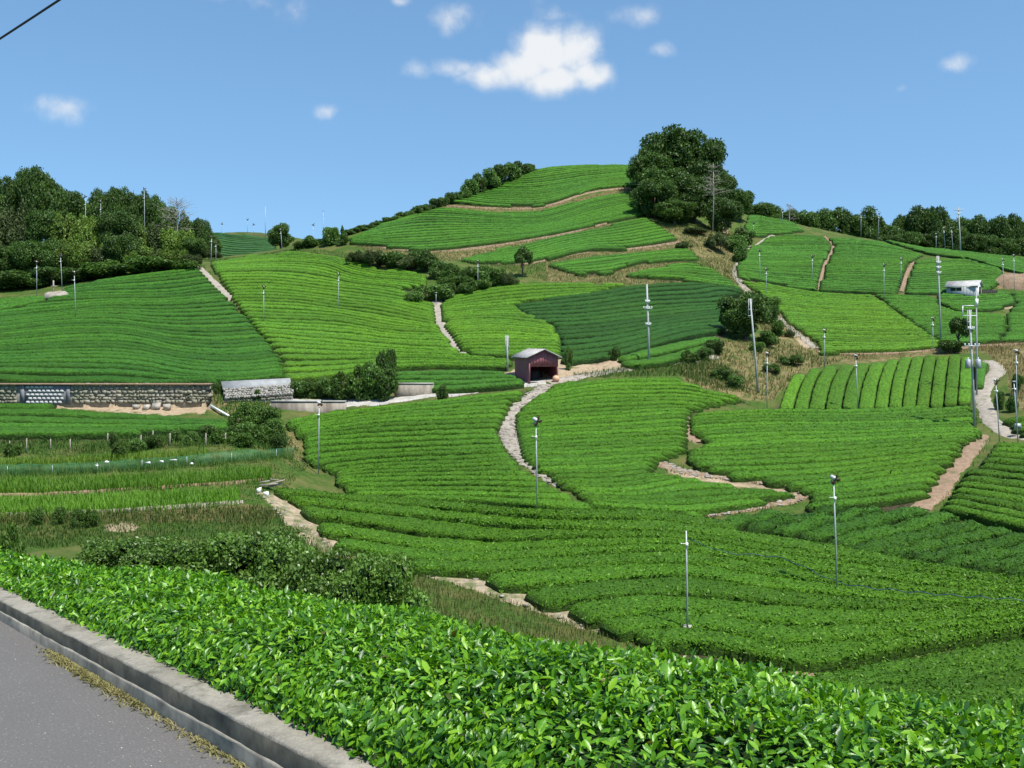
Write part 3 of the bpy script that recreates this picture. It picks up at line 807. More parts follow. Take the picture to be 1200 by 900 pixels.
pos = n.new('ShaderNodeNewGeometry').outputs['Position']
f1 = noise(n, l, .35, 6, .6, pos); f2 = noise(n, l, 3.5, 6, .65, pos); f3 = noise(n, l, 1.1, 5, .6, pos)
green = mixc(n, l, ramp(n, l, f2, .3, .7), (.022, .055, .010), (.075, .135, .022))
green = mixc(n, l, ramp(n, l, f1, .42, .66), green, (.120, .120, .040))
dry = mixc(n, l, ramp(n, l, f2, .3, .72), (.115, .090, .042), (.285, .215, .105))
dry = mixc(n, l, ramp(n, l, f3, .42, .62), dry, (.075, .100, .026))
soil = mixc(n, l, ramp(n, l, f2, .28, .72), (.235, .165, .100), (.46, .37, .255))
soil = mixc(n, l, ramp(n, l, f3, .56, .70), soil, (.10, .105, .035))
under = mixc(n, l, ramp(n, l, f2, .3, .7), (.030, .024, .016), (.085, .064, .040))
def attr(nm):
    x = n.new('ShaderNodeAttribute'); x.attribute_name = nm; return x.outputs['Fac']
def edged(nm):
    s = n.new('ShaderNodeMath'); s.operation = 'ADD'
    l.new(attr(nm), s.inputs[0]); l.new(ramp(n, l, f3, .2, .8, -.35, .35), s.inputs[1])
    return ramp(n, l, s.outputs[0], .35, .65)
c = mixc(n, l, edged('dry'), green, dry)
c = mixc(n, l, edged('soil'), c, soil)
c = mixc(n, l, attr('field'), c, under)
l.new(c, b.inputs['Base Color']); b.inputs['Roughness'].default_value = .95; b.inputs['Specular IOR Level'].default_value = .1
bump(n, l, b, f2, .7, .15)
me = mesh_np('ground', gv, [gf, np.array([(centre, (j + 1) % na_, j) for j in range(na_)])], m, True)
for nm, polys in (('dry', DRY), ('soil', SOIL), ('field', FIELD_POLYS)):
    w = np.zeros(len(gv))
    for (ox, oy) in ((0, 0), (.35, .2), (-.35, .3), (.2, -.5), (-.2, -.4)):
        hit = np.zeros(len(gv), bool)
        for p in polys:
            hit |= inside(gv[:, 0] + ox, gv[:, 1] + oy, p)
        w += hit * .2
    at_ = me.attributes.new(nm, 'FLOAT', 'POINT'); at_.data.foreach_set('value', w.astype(np.float32))
tag(link('ground', me), kind='structure')

def blades(n, P_, hgt, wid, r, lean=.35):
    """single grass blades, each two triangles bent over"""
    a = r.uniform(0, 6.283, n); dx = np.c_[np.cos(a), np.sin(a), np.zeros(n)]
    px_ = np.c_[-np.sin(a), np.cos(a), np.zeros(n)] * (wid * r.uniform(.6, 1.2, n))[:, None] / 2
    h = hgt * r.uniform(.6, 1.15, n)
    mid = P_ + np.c_[np.zeros((n, 2)), h * .6] + dx * (h * lean * .25)[:, None]
    tip = P_ + np.c_[np.zeros((n, 2)), h] + dx * (h * lean * r.uniform(.4, 1.4, n))[:, None]
    v = np.stack((P_ - px_, P_ + px_, mid + px_ * .8, mid - px_ * .8, tip), 1).reshape(-1, 3)
    k = np.arange(n)[:, None] * 5
    return v, k + np.array([[0, 1, 2, 3]]), k + np.array([[3, 2, 4]])



G['verge'] = leaf_mat('verge_blades', (.050, .105, .018), (.150, .190, .055), .25, .7, .2, .6)

# ---------------------------------------------------------------- paths and lanes
m, n, l, b = new_mat('pale_track')
pos = n.new('ShaderNodeNewGeometry').outputs['Position']
f1 = noise(n, l, 2.2, 6, .6, pos); f2 = noise(n, l, .8, 5, .6, pos)
c = mixc(n, l, ramp(n, l, f1, .3, .7), (.215, .185, .145), (.37, .33, .275))
l.new(mixc(n, l, ramp(n, l, f2, .54, .72, 0, .7), c, (.13, .13, .06)), b.inputs['Base Color'])
b.inputs['Roughness'].default_value = .95; bump(n, l, b, f1, .6, .08)
G['track'] = m
m, n, l, b = new_mat('red_brown_soil')
pos = n.new('ShaderNodeNewGeometry').outputs['Position']
f1 = noise(n, l, 2.8, 6, .65, pos); f2 = noise(n, l, .7, 5, .6, pos)
c = mixc(n, l, ramp(n, l, f1, .3, .7), (.16, .10, .06), (.32, .225, .145))
l.new(mixc(n, l, ramp(n, l, f2, .56, .70, 0, .8), c, (.09, .10, .03)), b.inputs['Base Color'])
b.inputs['Roughness'].default_value = .95; bump(n, l, b, f1, .7, .1)
G['soil'] = m
m, n, l, b = new_mat('tan_dirt')
pos = n.new('ShaderNodeNewGeometry').outputs['Position']
f1 = noise(n, l, 2.4, 6, .65, pos); f2 = noise(n, l, .9, 5, .6, pos)
c = mixc(n, l, ramp(n, l, f1, .3, .7), (.22, .165, .10), (.42, .345, .235))
l.new(mixc(n, l, ramp(n, l, f2, .46, .60, 0, .9), c, (.085, .115, .03)), b.inputs['Base Color'])
b.inputs['Roughness'].default_value = .95; bump(n, l, b, f1, .7, .1)
G['dirt'] = m
G['concrete'] = plain('pale_concrete', (.37, .355, .32), .9, 0, .25, 1.3)
G['stone'] = plain('rubble_stone', (.36, .33, .28), .9, 0, .5, 2.0)
G['stone_pale'] = plain('pale_stone', (.27, .24, .20), .9, 0, .4, 2.6)


def ribbon(name, px, width, mat, h=0.0, lift=.10, dmin=12, dmax=480, stones=0, label=None, verge=260):
    cl = resample(drop(resample(px, 24), h, dmin, dmax)[:, :2], 90)
    tg = np.gradient(cl, axis=0); tg /= np.linalg.norm(tg, axis=1, keepdims=True)
    nr = np.c_[-tg[:, 1], tg[:, 0]]
    wv = np.interp(np.linspace(0, 1, 90), np.linspace(0, 1, len(width)), width) if isinstance(width, (list, tuple)) else np.full(90, width)
    K = 7; off = np.linspace(-.5, .5, K)
    r = np.random.default_rng(len(px) * 7 + abs(int(px[0][0])))
    wj = wv[:, None] * (1 + .05 * r.normal(size=(90, K)) * (np.abs(off) > .4))
    xy = cl[:, None] + nr[:, None] * (off[None] * wj)[..., None]
    z = ground(xy[..., 0], xy[..., 1]) + lift * (1 - (2 * off[None]) ** 4) - .06 * (np.abs(off) > .45) + .02 * r.normal(size=(90, K))
    V = np.concatenate((xy, z[..., None]), 2).reshape(-1, 3)
    i2, j2 = np.meshgrid(np.arange(89), np.arange(K - 1), indexing='ij'); a = i2 * K + j2
    o = tag(link(name, mesh_np(name, V, np.stack((a, a + K, a + K + 1, a + 1), -1).reshape(-1, 4), mat, True)), kind='structure')
    if label: o['label'] = label
    if verge:
        i = r.integers(1, 88, verge); sd = r.choice((-1, 1), verge)
        q = cl[i] + nr[i] * (sd * (.5 * wv[i] + r.normal(.05, .14, verge)))[:, None] + tg[i] * r.uniform(-.6, .6, (verge, 1))
        v, f4, f3 = blades(verge, np.c_[q, ground(q[:, 0], q[:, 1]) - .02], .32, .05, r, .5)
        vg = link('verge_grass', mesh_np('verge_grass', v, [f4, f3], G['verge']), o); vg['kind'] = 'stuff'
    if stones:
        mb = MB()
        for _ in range(stones):
            i = r.integers(1, 88); t = r.uniform(-.48, .48)
            p = cl[i] + nr[i] * t * wv[i]; s = r.uniform(.10, .26)
            mb.ball((p[0], p[1], ground(p[0], p[1]) + lift * .8), (s, s * r.uniform(.6, 1), s * .35), 6, 4)
        st = mb.build('stones', G['stone_pale'], o); st['kind'] = 'stuff'
    return o


ribbon('stone_path', [(640, 451), (628, 462), (602, 480), (593, 497), (598, 516), (614, 537), (642, 558), (674, 575)], [1.9, 2.0, 2.0, 1.9, 1.5], G['track'], stones=420, dmax=120)
ribbon('hill_path', [(228, 312), (243, 326), (258, 340), (274, 352)], [2.6, 2.2, 1.6], G['track'], dmax=185)
ribbon('footpath', [(274, 352), (298, 378), (322, 408), (333, 442)], [.9, .7, .8], G['soil'], dmax=170)
ribbon('hill_path', [(512, 351), (512, 366), (521, 386), (535, 405), (552, 416)], [1.9, 1.9, 2.1, 1.7], G['track'], dmax=165)
ribbon('concrete_road', [(318, 471), (360, 472), (410, 472), (450, 470), (500, 464), (560, 459), (620, 449), (640, 448)], [2.6, 2.4, 3.4, 3.2, 2.2, 1.6, 2.0, 3.0], G['concrete'], dmax=125)
ribbon('lane', [(640, 448), (665, 444), (720, 435), (765, 428), (800, 424), (840, 418)], [2.6, 1.6, 1.5, 1.6, 1.4], G['track'], dmax=140, stones=60)
ribbon('concrete_track', [(1158, 423), (1170, 432), (1160, 446), (1152, 460), (1156, 480), (1164, 496), (1182, 508), (1215, 515), (1290, 522)], [1.6, 2.1, 1.9, 1.8, 1.9, 2.0, 2.0], G['track'], dmax=132)
ribbon('soil_path', [(1150, 510), (1130, 538), (1108, 566), (1078, 597)], [1.5, 1.7, 1.9, 2.0], G['soil'], dmax=110)
ribbon('gully_path', [(806, 478), (801, 492), (806, 510), (822, 519)], [1.0, 1.4, 1.9, 1.6], G['soil'], dmax=115, stones=40)
ribbon('gully_path', [(766, 540), (790, 550), (830, 558), (880, 564), (925, 570), (948, 578)], [1.7, 1.6, 1.1, 1.1, 1.4], G['soil'], dmax=100, stones=160)
ribbon('gully_path', [(950, 578), (925, 588), (880, 597), (828, 605)], [1.2, .8, .6, .5], G['soil'], dmax=100, stones=60)
ribbon('dirt_track', [(318, 580), (335, 594), (355, 614), (388, 640), (480, 666), (600, 697), (680, 726), (750, 750)], [2.6, 3.0, 3.0, 2.6, 2.6, 2.4, 2.4], G['dirt'], dmax=90, stones=80)
ribbon('furrow_path', [(930, 792), (985, 781), (1060, 767), (1130, 755), (1205, 742), (1290, 728)], .8, G['soil'], dmin=30, dmax=70, verge=80)
ribbon('flank_lane', [(906, 276), (885, 290), (867, 308), (863, 322), (876, 341), (905, 366), (938, 394), (958, 409)], [1.4, 1.6, 2.0, 1.8, 1.4, 1.2, 1.4], G['track'], dmax=240, stones=80)
ribbon('field_lane', [(958, 413), (1030, 414), (1100, 409), (1160, 405), (1215, 401), (1290, 399)], [1.6, 1.5, 1.8, 1.5], G['soil'], dmax=145)
ribbon('footpath', [(966, 277), (976, 288), (967, 309), (958, 340)], .75, G['soil'], dmax=245)
ribbon('footpath', [(1072, 304), (1064, 318), (1056, 342)], [.8, .9, .8], G['soil'], dmax=230)
ribbon('field_lane', [(1010, 307), (1040, 306), (1070, 304)], .8, G['soil'], dmax=230)
ribbon('terrace_lane', [(515, 241), (587, 244), (633, 243), (690, 226), (742, 219)], [1.2, 1.5, 1.2, 1.4], G['soil'], dmax=240)
ribbon('terrace_lane', [(412, 284), (483, 294), (545, 292), (600, 284), (667, 273), (700, 264), (757, 252)], [1.2, 1.6, 2.2, 1.6, 1.2], G['soil'], dmax=225)
ribbon('terrace_lane', [(540, 306), (617, 309), (653, 302), (690, 295), (735, 292), (800, 284)], [1.2, 1.0, 1.1, 1.3], G['soil'], dmax=205)
ribbon('terrace_lane', [(-170, 583), (60, 580), (160, 574), (270, 567), (317, 562)], .3, G['soil'], dmin=55, dmax=90, lift=.2)
ribbon('paddy_kerb', [(-170, 607), (60, 604), (160, 599), (284, 590)], .35, G['track'], dmin=55, dmax=85, lift=.25)

# ---------------------------------------------------------------- walls and revetments
def rough_stone(mb, c, size, r):
    v = np.array([(x, y, z) for x in (-1, 1) for y in (-1, 1) for z in (-1, 1)]) * (np.array(size) / 2)
    v = v * (1 - .30 * r.random((8, 1))) + r.normal(size=(8, 3)) * .05
    mb.add(v + np.array(c), [(0, 1, 3, 2), (4, 6, 7, 5), (0, 4, 5, 1), (2, 3, 7, 6), (0, 2, 6, 4), (1, 5, 7, 3)])


G['mortar'] = plain('dark_mortar', (.25, .23, .19), .95, 0, .3, 3)
G['stone_mix'] = leaf_mat('field_stone', (.27, .245, .195), (.40, .37, .30), 0.0, .9, .2, .6)
G['lattice_grey'] = plain('lattice_concrete', (.20, .20, .21), .9, 0, .2, 3)
G['block_white'] = plain('white_block', (.44, .45, .44), .85, 0, .12, 4)
D_W = 104.6
wl_, wr_ = at(-180, 450, D_W)[0], at(243, 452, D_W - 1)[0]
zt, zb = at(120, 451, D_W)[2], at(120, 474, D_W)[2]
root = empty('retaining_wall', ((wl_ + wr_) / 2, D_W, zb), 'long stone retaining wall with a white-dotted lattice section, at the left edge', 'wall')
cx0 = np.array((root.location[0], D_W, zb)); H_W = zt - zb
mb = MB(); mb.box((0, .75, H_W / 2 - .4), (wr_ - wl_, 1.2, H_W + .8)); mb.build('backing', G['mortar'], root)
mb = MB(); mb.box((0, .5, H_W + .07), (wr_ - wl_ + .1, 1.4, .14)); mb.build('coping', G['soil'], root)
la0, la1 = at(24, 460, D_W)[0] - cx0[0], at(82, 460, D_W)[0] - cx0[0]
r = np.random.default_rng(5); mb = MB(); z = .1
while z < H_W - .1:
    x = -(wr_ - wl_) / 2; hh = r.uniform(.28, .42)
    while x < (wr_ - wl_) / 2 - .2:
        w = r.uniform(.28, .75)
        if not (la0 - w < x < la1):
            rough_stone(mb, (x + w / 2, .14, z + hh / 2), (w * .95, .3, hh * .93), r)
        x += w
    z += hh
st = mb.build('stones', G['stone_mix'], root); st['kind'] = 'stuff'
mb = MB(); mb.box(((la0 + la1) / 2, .12, H_W / 2), (la1 - la0 - .04, .12, H_W)); mb.box((la0 + .2, .03, H_W / 2), (.4, .1, H_W)); mb.box((la1 - .2, .03, H_W / 2), (.4, .1, H_W))
mb.build('lattice_panel', G['lattice_grey'], root)
nx_ = 8
for row in range(5):
    for k in range(nx_):
        if row == 0 and k > 5: continue
        x = la0 + .75 + (la1 - la0 - 1.4) * (k + .5 * (row % 2)) / nx_
        zc = H_W * (.88 - row * .19)
        mb = MB(); s = .27 * r.uniform(.85, 1.1)
        mb.prism([(x - s, .0, zc - .12), (x + s, .0, zc - .12), (x + s * .45, .0, zc + .12), (x - s * .45, .0, zc + .12)], (0, .1, 0))
        mb.build('facing_block', G['block_white'], root)

# sloped concrete slab with pale block facing under it
p0, p1 = at(264, 468, 101.8), at(343, 462, 103.2); p2, p3 = at(340, 443, 106.2), at(259, 447, 104.6)
root = empty('concrete_revetment', (p0 + p1) / 2, 'pale concrete slab revetment with block facing at the foot of the bright left field', 'revetment')
base = (p0 + p1) / 2
lerp = lambda a, b_, t: a + (b_ - a) * t
q0, q1 = lerp(p0, p3, .55), lerp(p1, p2, .55)
mb = MB(); mb.prism([q0 - base, q1 - base, p2 - base, p3 - base], (0, .5, -.6)); mb.build('slab', plain('grey_slab', (.29, .30, .30), .9, 0, .18, 1.5), root)
mb = MB(); dn = np.array((0, 0, -.7)); mb.prism([p0 - base + dn, p1 - base + dn, q1 - base, q0 - base], (0, .6, -.3)); mb.build('footing', G['mortar'], root)
mb = MB(); r = np.random.default_rng(9)
for i in range(26):
    for j in range(5):
        a = lerp(p0, p1, (i + .5 * (j % 2)) / 26.0); d_ = lerp(p3, p2, (i + .5 * (j % 2)) / 26.0)
        p = lerp(a, d_, .05 + .115 * j) - base
        rough_stone(mb, p + np.array((.12, -.05, .05)), (.27, .2, .30), r)
st = mb.build('facing_blocks', G['block_white'] if False else plain('pale_block', (.30, .285, .25), .9, 0, .2, 4), root); st['kind'] = 'stuff'

# bank wall below the concrete road
m, n, l, b = new_mat('stained_concrete')
tc = n.new('ShaderNodeNewGeometry').outputs['Position']
mp = nd(n, 'ShaderNodeMapping'); mp.inputs['Scale'].default_value = (1.0, 1.0, .15); l.new(tc, mp.inputs['Vector'])
f1 = noise(n, l, 1.3, 6, .6, mp.outputs[0]); f2 = noise(n, l, 3, 5, .6, tc)
c = mixc(n, l, ramp(n, l, f1, .35, .65), (.15, .125, .095), (.38, .34, .28))
l.new(mixc(n, l, ramp(n, l, f2, .4, .7, 0, .4), c, (.13, .10, .07)), b.inputs['Base Color']); b.inputs['Roughness'].default_value = .92
G['stained'] = m
for (ua, ub, da, db, ta, tb, ba, bb, lab) in (
        (317, 405, 100.5, 100.5, 471, 471, 492, 483, 'stained concrete bank wall below the pale road, right of the gully bushes'),
        (462, 508, 104.8, 105.2, 450, 450, 466, 464, 'short brown bank wall under the narrow two-row tea strip')):
    A0, A1, B0, B1 = at(ua, ta, da), at(ub, tb, db), at(ua, ba, da), at(ub, bb, db)
    B0[2] -= .6; B1[2] -= .6
    root = empty('bank_wall', (B0 + B1) / 2, lab, 'wall'); base = (B0 + B1) / 2
    mb = MB(); mb.prism([B0 - base, B1 - base, A1 - base, A0 - base], (0, .5, 0)); mb.build('wall_face', G['stained'], root)
    up = np.array((0, 0, .12)); mb = MB(); mb.prism([A0 - base + (0, -.05, 0), A1 - base + (0, -.05, 0), A1 - base + up + (0, -.05, 0), A0 - base + up + (0, -.05, 0)], (0, .6, 0)); mb.build('coping', G['concrete'], root)

# ---------------------------------------------------------------- sheds
m, n, l, b = new_mat('maroon_sheet')
tc = n.new('ShaderNodeTexCoord').outputs['Object']; f1 = noise(n, l, 1.5, 6, .6, tc)
l.new(mixc(n, l, ramp(n, l, f1, .3, .7), (.26, .075, .090), (.36, .125, .145)), b.inputs['Base Color']); b.inputs['Roughness'].default_value = .6
G['maroon'] = m
G['roof_grey'] = plain('roof_sheet', (.40, .39, .37), .7, 0, .25, 1.5)
G['shed_shaded'] = plain('shaded_white_boards', (.36, .39, .40), .7, 0, .15, 2)  # darker copy of the white boards, shade put into the colour
G['shed_white'] = plain('white_boards', (.72, .71, .69), .7, 0, .1, 2)


def corrugated(mb, a, b_, c_, d_, nrib, amp):
    """ribbed sheet over the quad a b c d (a-b along the bottom), ribs running up"""
    a, b_, c_, d_ = map(np.asarray, (a, b_, c_, d_))
    nrm = np.cross(b_ - a, d_ - a); nrm = nrm / np.linalg.norm(nrm)
    k = nrib * 2 + 1; t = np.linspace(0, 1, k)[:, None]; o = (np.arange(k) % 2)[:, None] * amp * nrm
    lo = a + (b_ - a) * t + o; hi = d_ + (c_ - d_) * t + o
    mb.add(np.r_[lo, hi], [(i, i + 1, k + i + 1, k + i) for i in range(k - 1)])


p = drop([(638, 449)], 0, dmax=125)[0]
sc = p[1] / 105.0
W_, L_, HE, HA = 3.3 * sc, 5.0 * sc, 2.75 * sc, 3.5 * sc
shed = empty('tool_shed', (p[0] - .1, p[1] + .2, p[2] + .05), 'open-fronted maroon sheet metal shed with grey gable roof, at the head of the stone path', 'shed', rz=math.radians(17))
hx = W_ / 2
mb = MB(); corrugated(mb, (-hx, 0, 0), (-hx, L_, 0), (-hx, L_, HE), (-hx, 0, HE), 16, -.05); mb.build('side_wall', G['maroon'], shed)
mb = MB(); corrugated(mb, (hx, L_, 0), (hx, 0, 0), (hx, 0, HE), (hx, L_, HE), 16, -.05); mb.build('side_wall', G['maroon'], shed)
mb = MB(); mb.prism([(hx, L_, 0), (-hx, L_, 0), (-hx, L_, HE), (0, L_, HA), (hx, L_, HE)], (0, .05, 0)); mb.build('back_wall', G['maroon'], shed)
mb = MB(); lo = HE * .62
for k in range(20):
    xa, xb = -hx + W_ * k / 20, -hx + W_ * (k + 1) / 20
    ha, hb = HE + (HA - HE) * (1 - abs(xa) / hx), HE + (HA - HE) * (1 - abs(xb) / hx)
    mb.prism([(xa, -.02 - .03 * (k % 2), lo), (xb, -.02 - .03 * (k % 2), lo), (xb, -.02 - .03 * (k % 2), hb), (xa, -.02 - .03 * (k % 2), ha)], (0, .04, 0))
mb.build('gable_panel', G['maroon'], shed)
for sx in (-1, 1):
    mb = MB(); mb.box((sx * (hx - .07), .03, HE / 2 - .05), (.14, .14, HE + .1)); mb.build('door_post', G['maroon'], shed)
mb = MB(); mb.box((0, L_ / 2, .02), (W_ - .1, L_ - .1, .08)); mb.build('floor_slab', G['dark_in'], shed)
for sx in (-1, 1):
    mb = MB(); e = hx + .35; ze = HE - (HA - HE) * .35 / hx
    a = np.array((sx * e, -.45, ze + .06)); d_ = np.array((0, -.45, HA + .06))
    sheet = [a, a + (0, L_ + .8, 0), d_ + (0, L_ + .8, 0), d_]
    mb.prism([a, d_, d_ + (0, 0, .05), a + (0, 0, .05)], (0, L_ + .8, 0)); rf = mb.build('roof', G['roof_grey'], shed)
    for k in range(9):
        y = -.4 + (L_ + .7) * k / 8
        mb = MB(); mb.prism([a + (0, y + .45, .05), d_ + (0, y + .45, .05), d_ + (0, y + .45, .09), a + (0, y + .45, .09)], (0, .05, 0)); mb.build('roof_rib', G['roof_grey'], rf)
mb = MB(); mb.box((-.5, 2.2, .65), (1.1, 1.4, 1.2)); mb.box((.4, 3.0, .5), (.8, .9, .9)); o = mb.build('stored_machinery', G['dark_in'])
o.matrix_world = shed.matrix_basis.copy() if False else Matrix.LocRotScale(shed.location, shed.rotation_euler, None)
tag(o, 'dark machinery stored inside the maroon shed', 'machinery')
q = Matrix.LocRotScale(shed.location, shed.rotation_euler, None) @ Vector((hx - .35, -.35, .38))
root = empty('round_tank', (q.x, q.y, q.z - .4), 'small peach-coloured round tank at the right doorpost of the maroon shed', 'tank')
mb = MB(); mb.ball((0, 0, .42), (.4, .4, .4), 12, 8); mb.build('tank_body', plain('peach_plastic', (.62, .36, .22), .5, 0, .1, 3), root, True)
mb = MB(); mb.tube([(0, 0, .78), (0, 0, .9)], .13, 10); mb.build('tank_cap', G['fan_brown'], root)

p = at(1145, 346, 166)
gz = float(ground(p[0], p[1]))
shed2 = empty('field_shed', (p[0], p[1], gz - .1), 'small white shed with low pale roof, long walls coloured grey-blue as shade, on the right slope', 'shed', rz=math.radians(-38))
# local x runs along the long wall to the left, y back
L2, W2, H2, A2 = 4.9, 3.0, p[2] - gz + 1.75, p[2] - gz + 2.6
mb = MB(); mb.prism([(-L2, 0, 0), (0, 0, 0), (0, 0, H2), (-L2, 0, H2)], (0, .06, 0)); lw = mb.build('long_wall', G['shed_shaded'], shed2)
for k in range(1, 9):
    mb = MB(); mb.box((-L2 * k / 9, -.02, H2 / 2), (.05, .04, H2)); mb.build('wall_batten', G['shed_shaded'], lw)
mb = MB(); mb.box((-L2 * .68, -.02, H2 - .55), (1.75, .06, .6)); wi = mb.build('window', G['dark_in'], shed2)
mb = MB(); mb.box((-L2 * .68, -.05, H2 - .22), (1.9, .05, .08)); mb.box((-L2 * .68, -.05, H2 - .88), (1.9, .05, .08)); mb.box((-L2 * .68, -.05, H2 - .55), (.06, .05, .6)); mb.build('window_frame', G['shed_white'], wi)
mb = MB(); mb.prism([(0, .06, 0), (0, W2, 0), (0, W2, H2), (0, W2 / 2, A2), (0, .06, H2)], (-.06, 0, 0)); mb.build('gable_wall', G['shed_white'], shed2)
mb = MB(); mb.prism([(-L2, .06, 0), (-L2, W2, 0), (-L2, W2, H2), (-L2, W2 / 2, A2), (-L2, .06, H2)], (.06, 0, 0)); mb.build('gable_wall', G['shed_shaded'], shed2)
mb = MB(); mb.prism([(-L2 + .06, W2, 0), (-.06, W2, 0), (-.06, W2, H2), (-L2 + .06, W2, H2)], (0, .06, 0)); mb.build('long_wall', G['shed_shaded'], shed2)
mb = MB(); mb.box((.03, W2 * .62, H2 - .75), (.05, 1.3, 1.3)); mb.build('doorway', G['dark_in'], shed2)
for sy in (0, 1):
    ya, yb = (-.3, W2 / 2) if sy == 0 else (W2 + .3, W2 / 2)
    za = H2 - (A2 - H2) * .3 / (W2 / 2)
    mb = MB(); mb.prism([(.3, ya, za + .06), (.3, yb, A2 + .06), (.3, yb, A2 + .12), (.3, ya, za + .12)], (-L2 - .6, 0, 0)); mb.build('roof', G['roof_grey'], shed2)
fp = at(1158, 338, 168)
root = empty('board_fence', (fp[0], fp[1], float(ground(fp[0], fp[1]))), 'short dark board fence beside the gable of the small white shed', 'fence')
for k in range(8):
    mb = MB(); mb.box((-.9 + k * .34, 0, .6), (.3, .04, 1.3 + .1 * (k % 2))); mb.build('board', G['dark_in'], root)

# ---------------------------------------------------------------- trees and shrubs
LEAFM = {
    'oak': leaf_mat('oak_leaves', (.036, .082, .015), (.105, .185, .036), .25, .5, .3, .35),
    'oak_light': leaf_mat('light_leaves', (.045, .105, .015), (.115, .200, .036), .25, .5, .3, .35),
    'cedar': leaf_mat('cedar_leaves', (.020, .050, .014), (.055, .105, .028), .12, .6, .2, .35),
    'bamboo': leaf_mat('bamboo_leaves', (.100, .180, .026), (.230, .330, .070), .3, .5, .3, .3),
    'olive': leaf_mat('olive_leaves', (.055, .090, .028), (.130, .165, .065), .2, .6, .2, .3),
    'shrub': leaf_mat('shrub_leaves', (.058, .132, .022), (.150, .262, .054), .25, .45, .35, .5),
    'near': leaf_mat('glossy_bush_leaves', (.066, .150, .022), (.175, .290, .055), .25, .4, .4, .8),
    'pale': leaf_mat('dry_twigs', (.13, .12, .075), (.24, .21, .14), .2, .7, .2, .4),
}
G['core'] = plain('shaded_inner_foliage', (.010, .022, .007), .9, 0, .4, 2, .1)  # near-black filling of the crowns, inner shade put into the colour
G['greybark'] = plain('grey_bark', (.30, .27, .23), .9, 0, .3, 5)
DIVS = 0


def make_tree(kind, seed, H, R, n, leaf, mat, trunk_h=.3, lobes=16, flat=1.0, bark='bark', core=.52):
    """trunk with limbs, and a crown of leaf sprays gathered on uneven lobes"""
    r = np.random.default_rng(seed)
    c = []; rd = []
    for k in range(lobes):
        if kind == 'cedar':
            z = H * (.18 + .8 * (k + .5) / lobes); rr = R * (1.05 - .95 * (k + .5) / lobes) * r.uniform(.75, 1.1)
            a = r.uniform(0, 6.28); c.append((math.cos(a) * R * .22, math.sin(a) * R * .22, z)); rd.append((rr, rr, H / lobes * 1.2))
        elif kind == 'bamboo':
            a = r.uniform(0, 6.28); q = R * math.sqrt(r.random()) * .85; hh = H * r.uniform(.55, 1.0) * (1 - .25 * q / R)
            c.append((math.cos(a) * q, math.sin(a) * q, hh * .68)); rd.append((R * r.uniform(.20, .30), R * r.uniform(.20, .30), hh * .34))
        else:
            ph = math.acos(1 - r.uniform(.02, 1.95 if trunk_h < .1 else 1.55)); a = r.uniform(0, 6.28); q = r.uniform(.45, .80)
            rr = R * r.uniform(.20, .44)
            zc = H * (trunk_h + (1 - trunk_h) * .47)
            c.append((math.cos(a) * math.sin(ph) * R * q, math.sin(a) * math.sin(ph) * R * q, zc + math.cos(ph) * H * (1 - trunk_h) * .5 * q)); rd.append((rr, rr, rr * flat * .85))
    c = np.array(c); rd = np.array(rd)
    wgt = rd[:, 0] * rd[:, 2]; pick = r.choice(lobes, int(n * 1.8), p=wgt / wgt.sum())
    d = r.normal(size=(len(pick), 3)); d[:, 2] += .15; d /= np.linalg.norm(d, axis=1, keepdims=True)
    rs = r.uniform(.70, 1.08, (len(pick), 1)) + .22 * (r.random((len(pick), 1)) < .2) * r.random((len(pick), 1))
    P_ = c[pick] + d * rd[pick] * rs
    deep = np.zeros(len(P_), bool)
    for k in range(lobes):
        deep |= (((P_ - c[k]) / rd[k]) ** 2).sum(1) < .5
    deep |= P_[:, 2] < H * .04
    P_, d = P_[~deep][:n], d[~deep][:n]
    sz = r.uniform(.6, 1.25, len(P_)) * leaf
    lv, lq = leaf_quads(P_, d, sz, r, .45, .62)
    # break each spray outline: bend its tip down
    lv = lv.reshape(-1, 4, 3); lv[:, 2, 2] -= sz * r.uniform(0, .7, len(sz)); lv = lv.reshape(-1, 3)
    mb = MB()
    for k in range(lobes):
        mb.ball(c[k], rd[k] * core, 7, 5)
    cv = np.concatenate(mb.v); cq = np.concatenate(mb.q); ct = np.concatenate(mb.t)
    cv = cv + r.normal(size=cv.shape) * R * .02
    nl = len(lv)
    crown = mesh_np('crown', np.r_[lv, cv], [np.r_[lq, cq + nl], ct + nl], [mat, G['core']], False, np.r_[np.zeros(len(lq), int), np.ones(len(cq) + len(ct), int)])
    mb = MB(); top = H * (.8 if kind == 'cedar' else .6)
    bend = r.normal(size=2) * R * .06
    tr = R * (.07 if kind != 'bamboo' else .015)
    if kind == 'bamboo':
        for k in range(lobes):
            mb.tube([(c[k][0] * .8, c[k][1] * .8, -.3), tuple(c[k])], (.07, .03), 5)
    else:
        mb.tube([(0, 0, -.5), (bend[0] * .5, bend[1] * .5, H * trunk_h * .6), (bend[0], bend[1], top)], (tr * 1.3, tr, tr * .4), 8)
        for k in r.permutation(lobes)[:7]:
            s = np.array((bend[0], bend[1], H * (trunk_h * .7 + .2 * r.random())))
            mb.tube([s, (s + c[k]) / 2 + (0, 0, .05 * H), c[k]], (tr * .5, tr * .3, tr * .12), 5)
    trunk = mb.mesh('trunk', G[bark], True)
    he = float(np.percentile(lv[:, 2], 99.7)); re_ = float(np.percentile(np.hypot(lv[:, 0], lv[:, 1]), 97))
    return dict(H=he, R=re_, crown=crown, trunk=trunk, stuff=kind == 'bamboo')


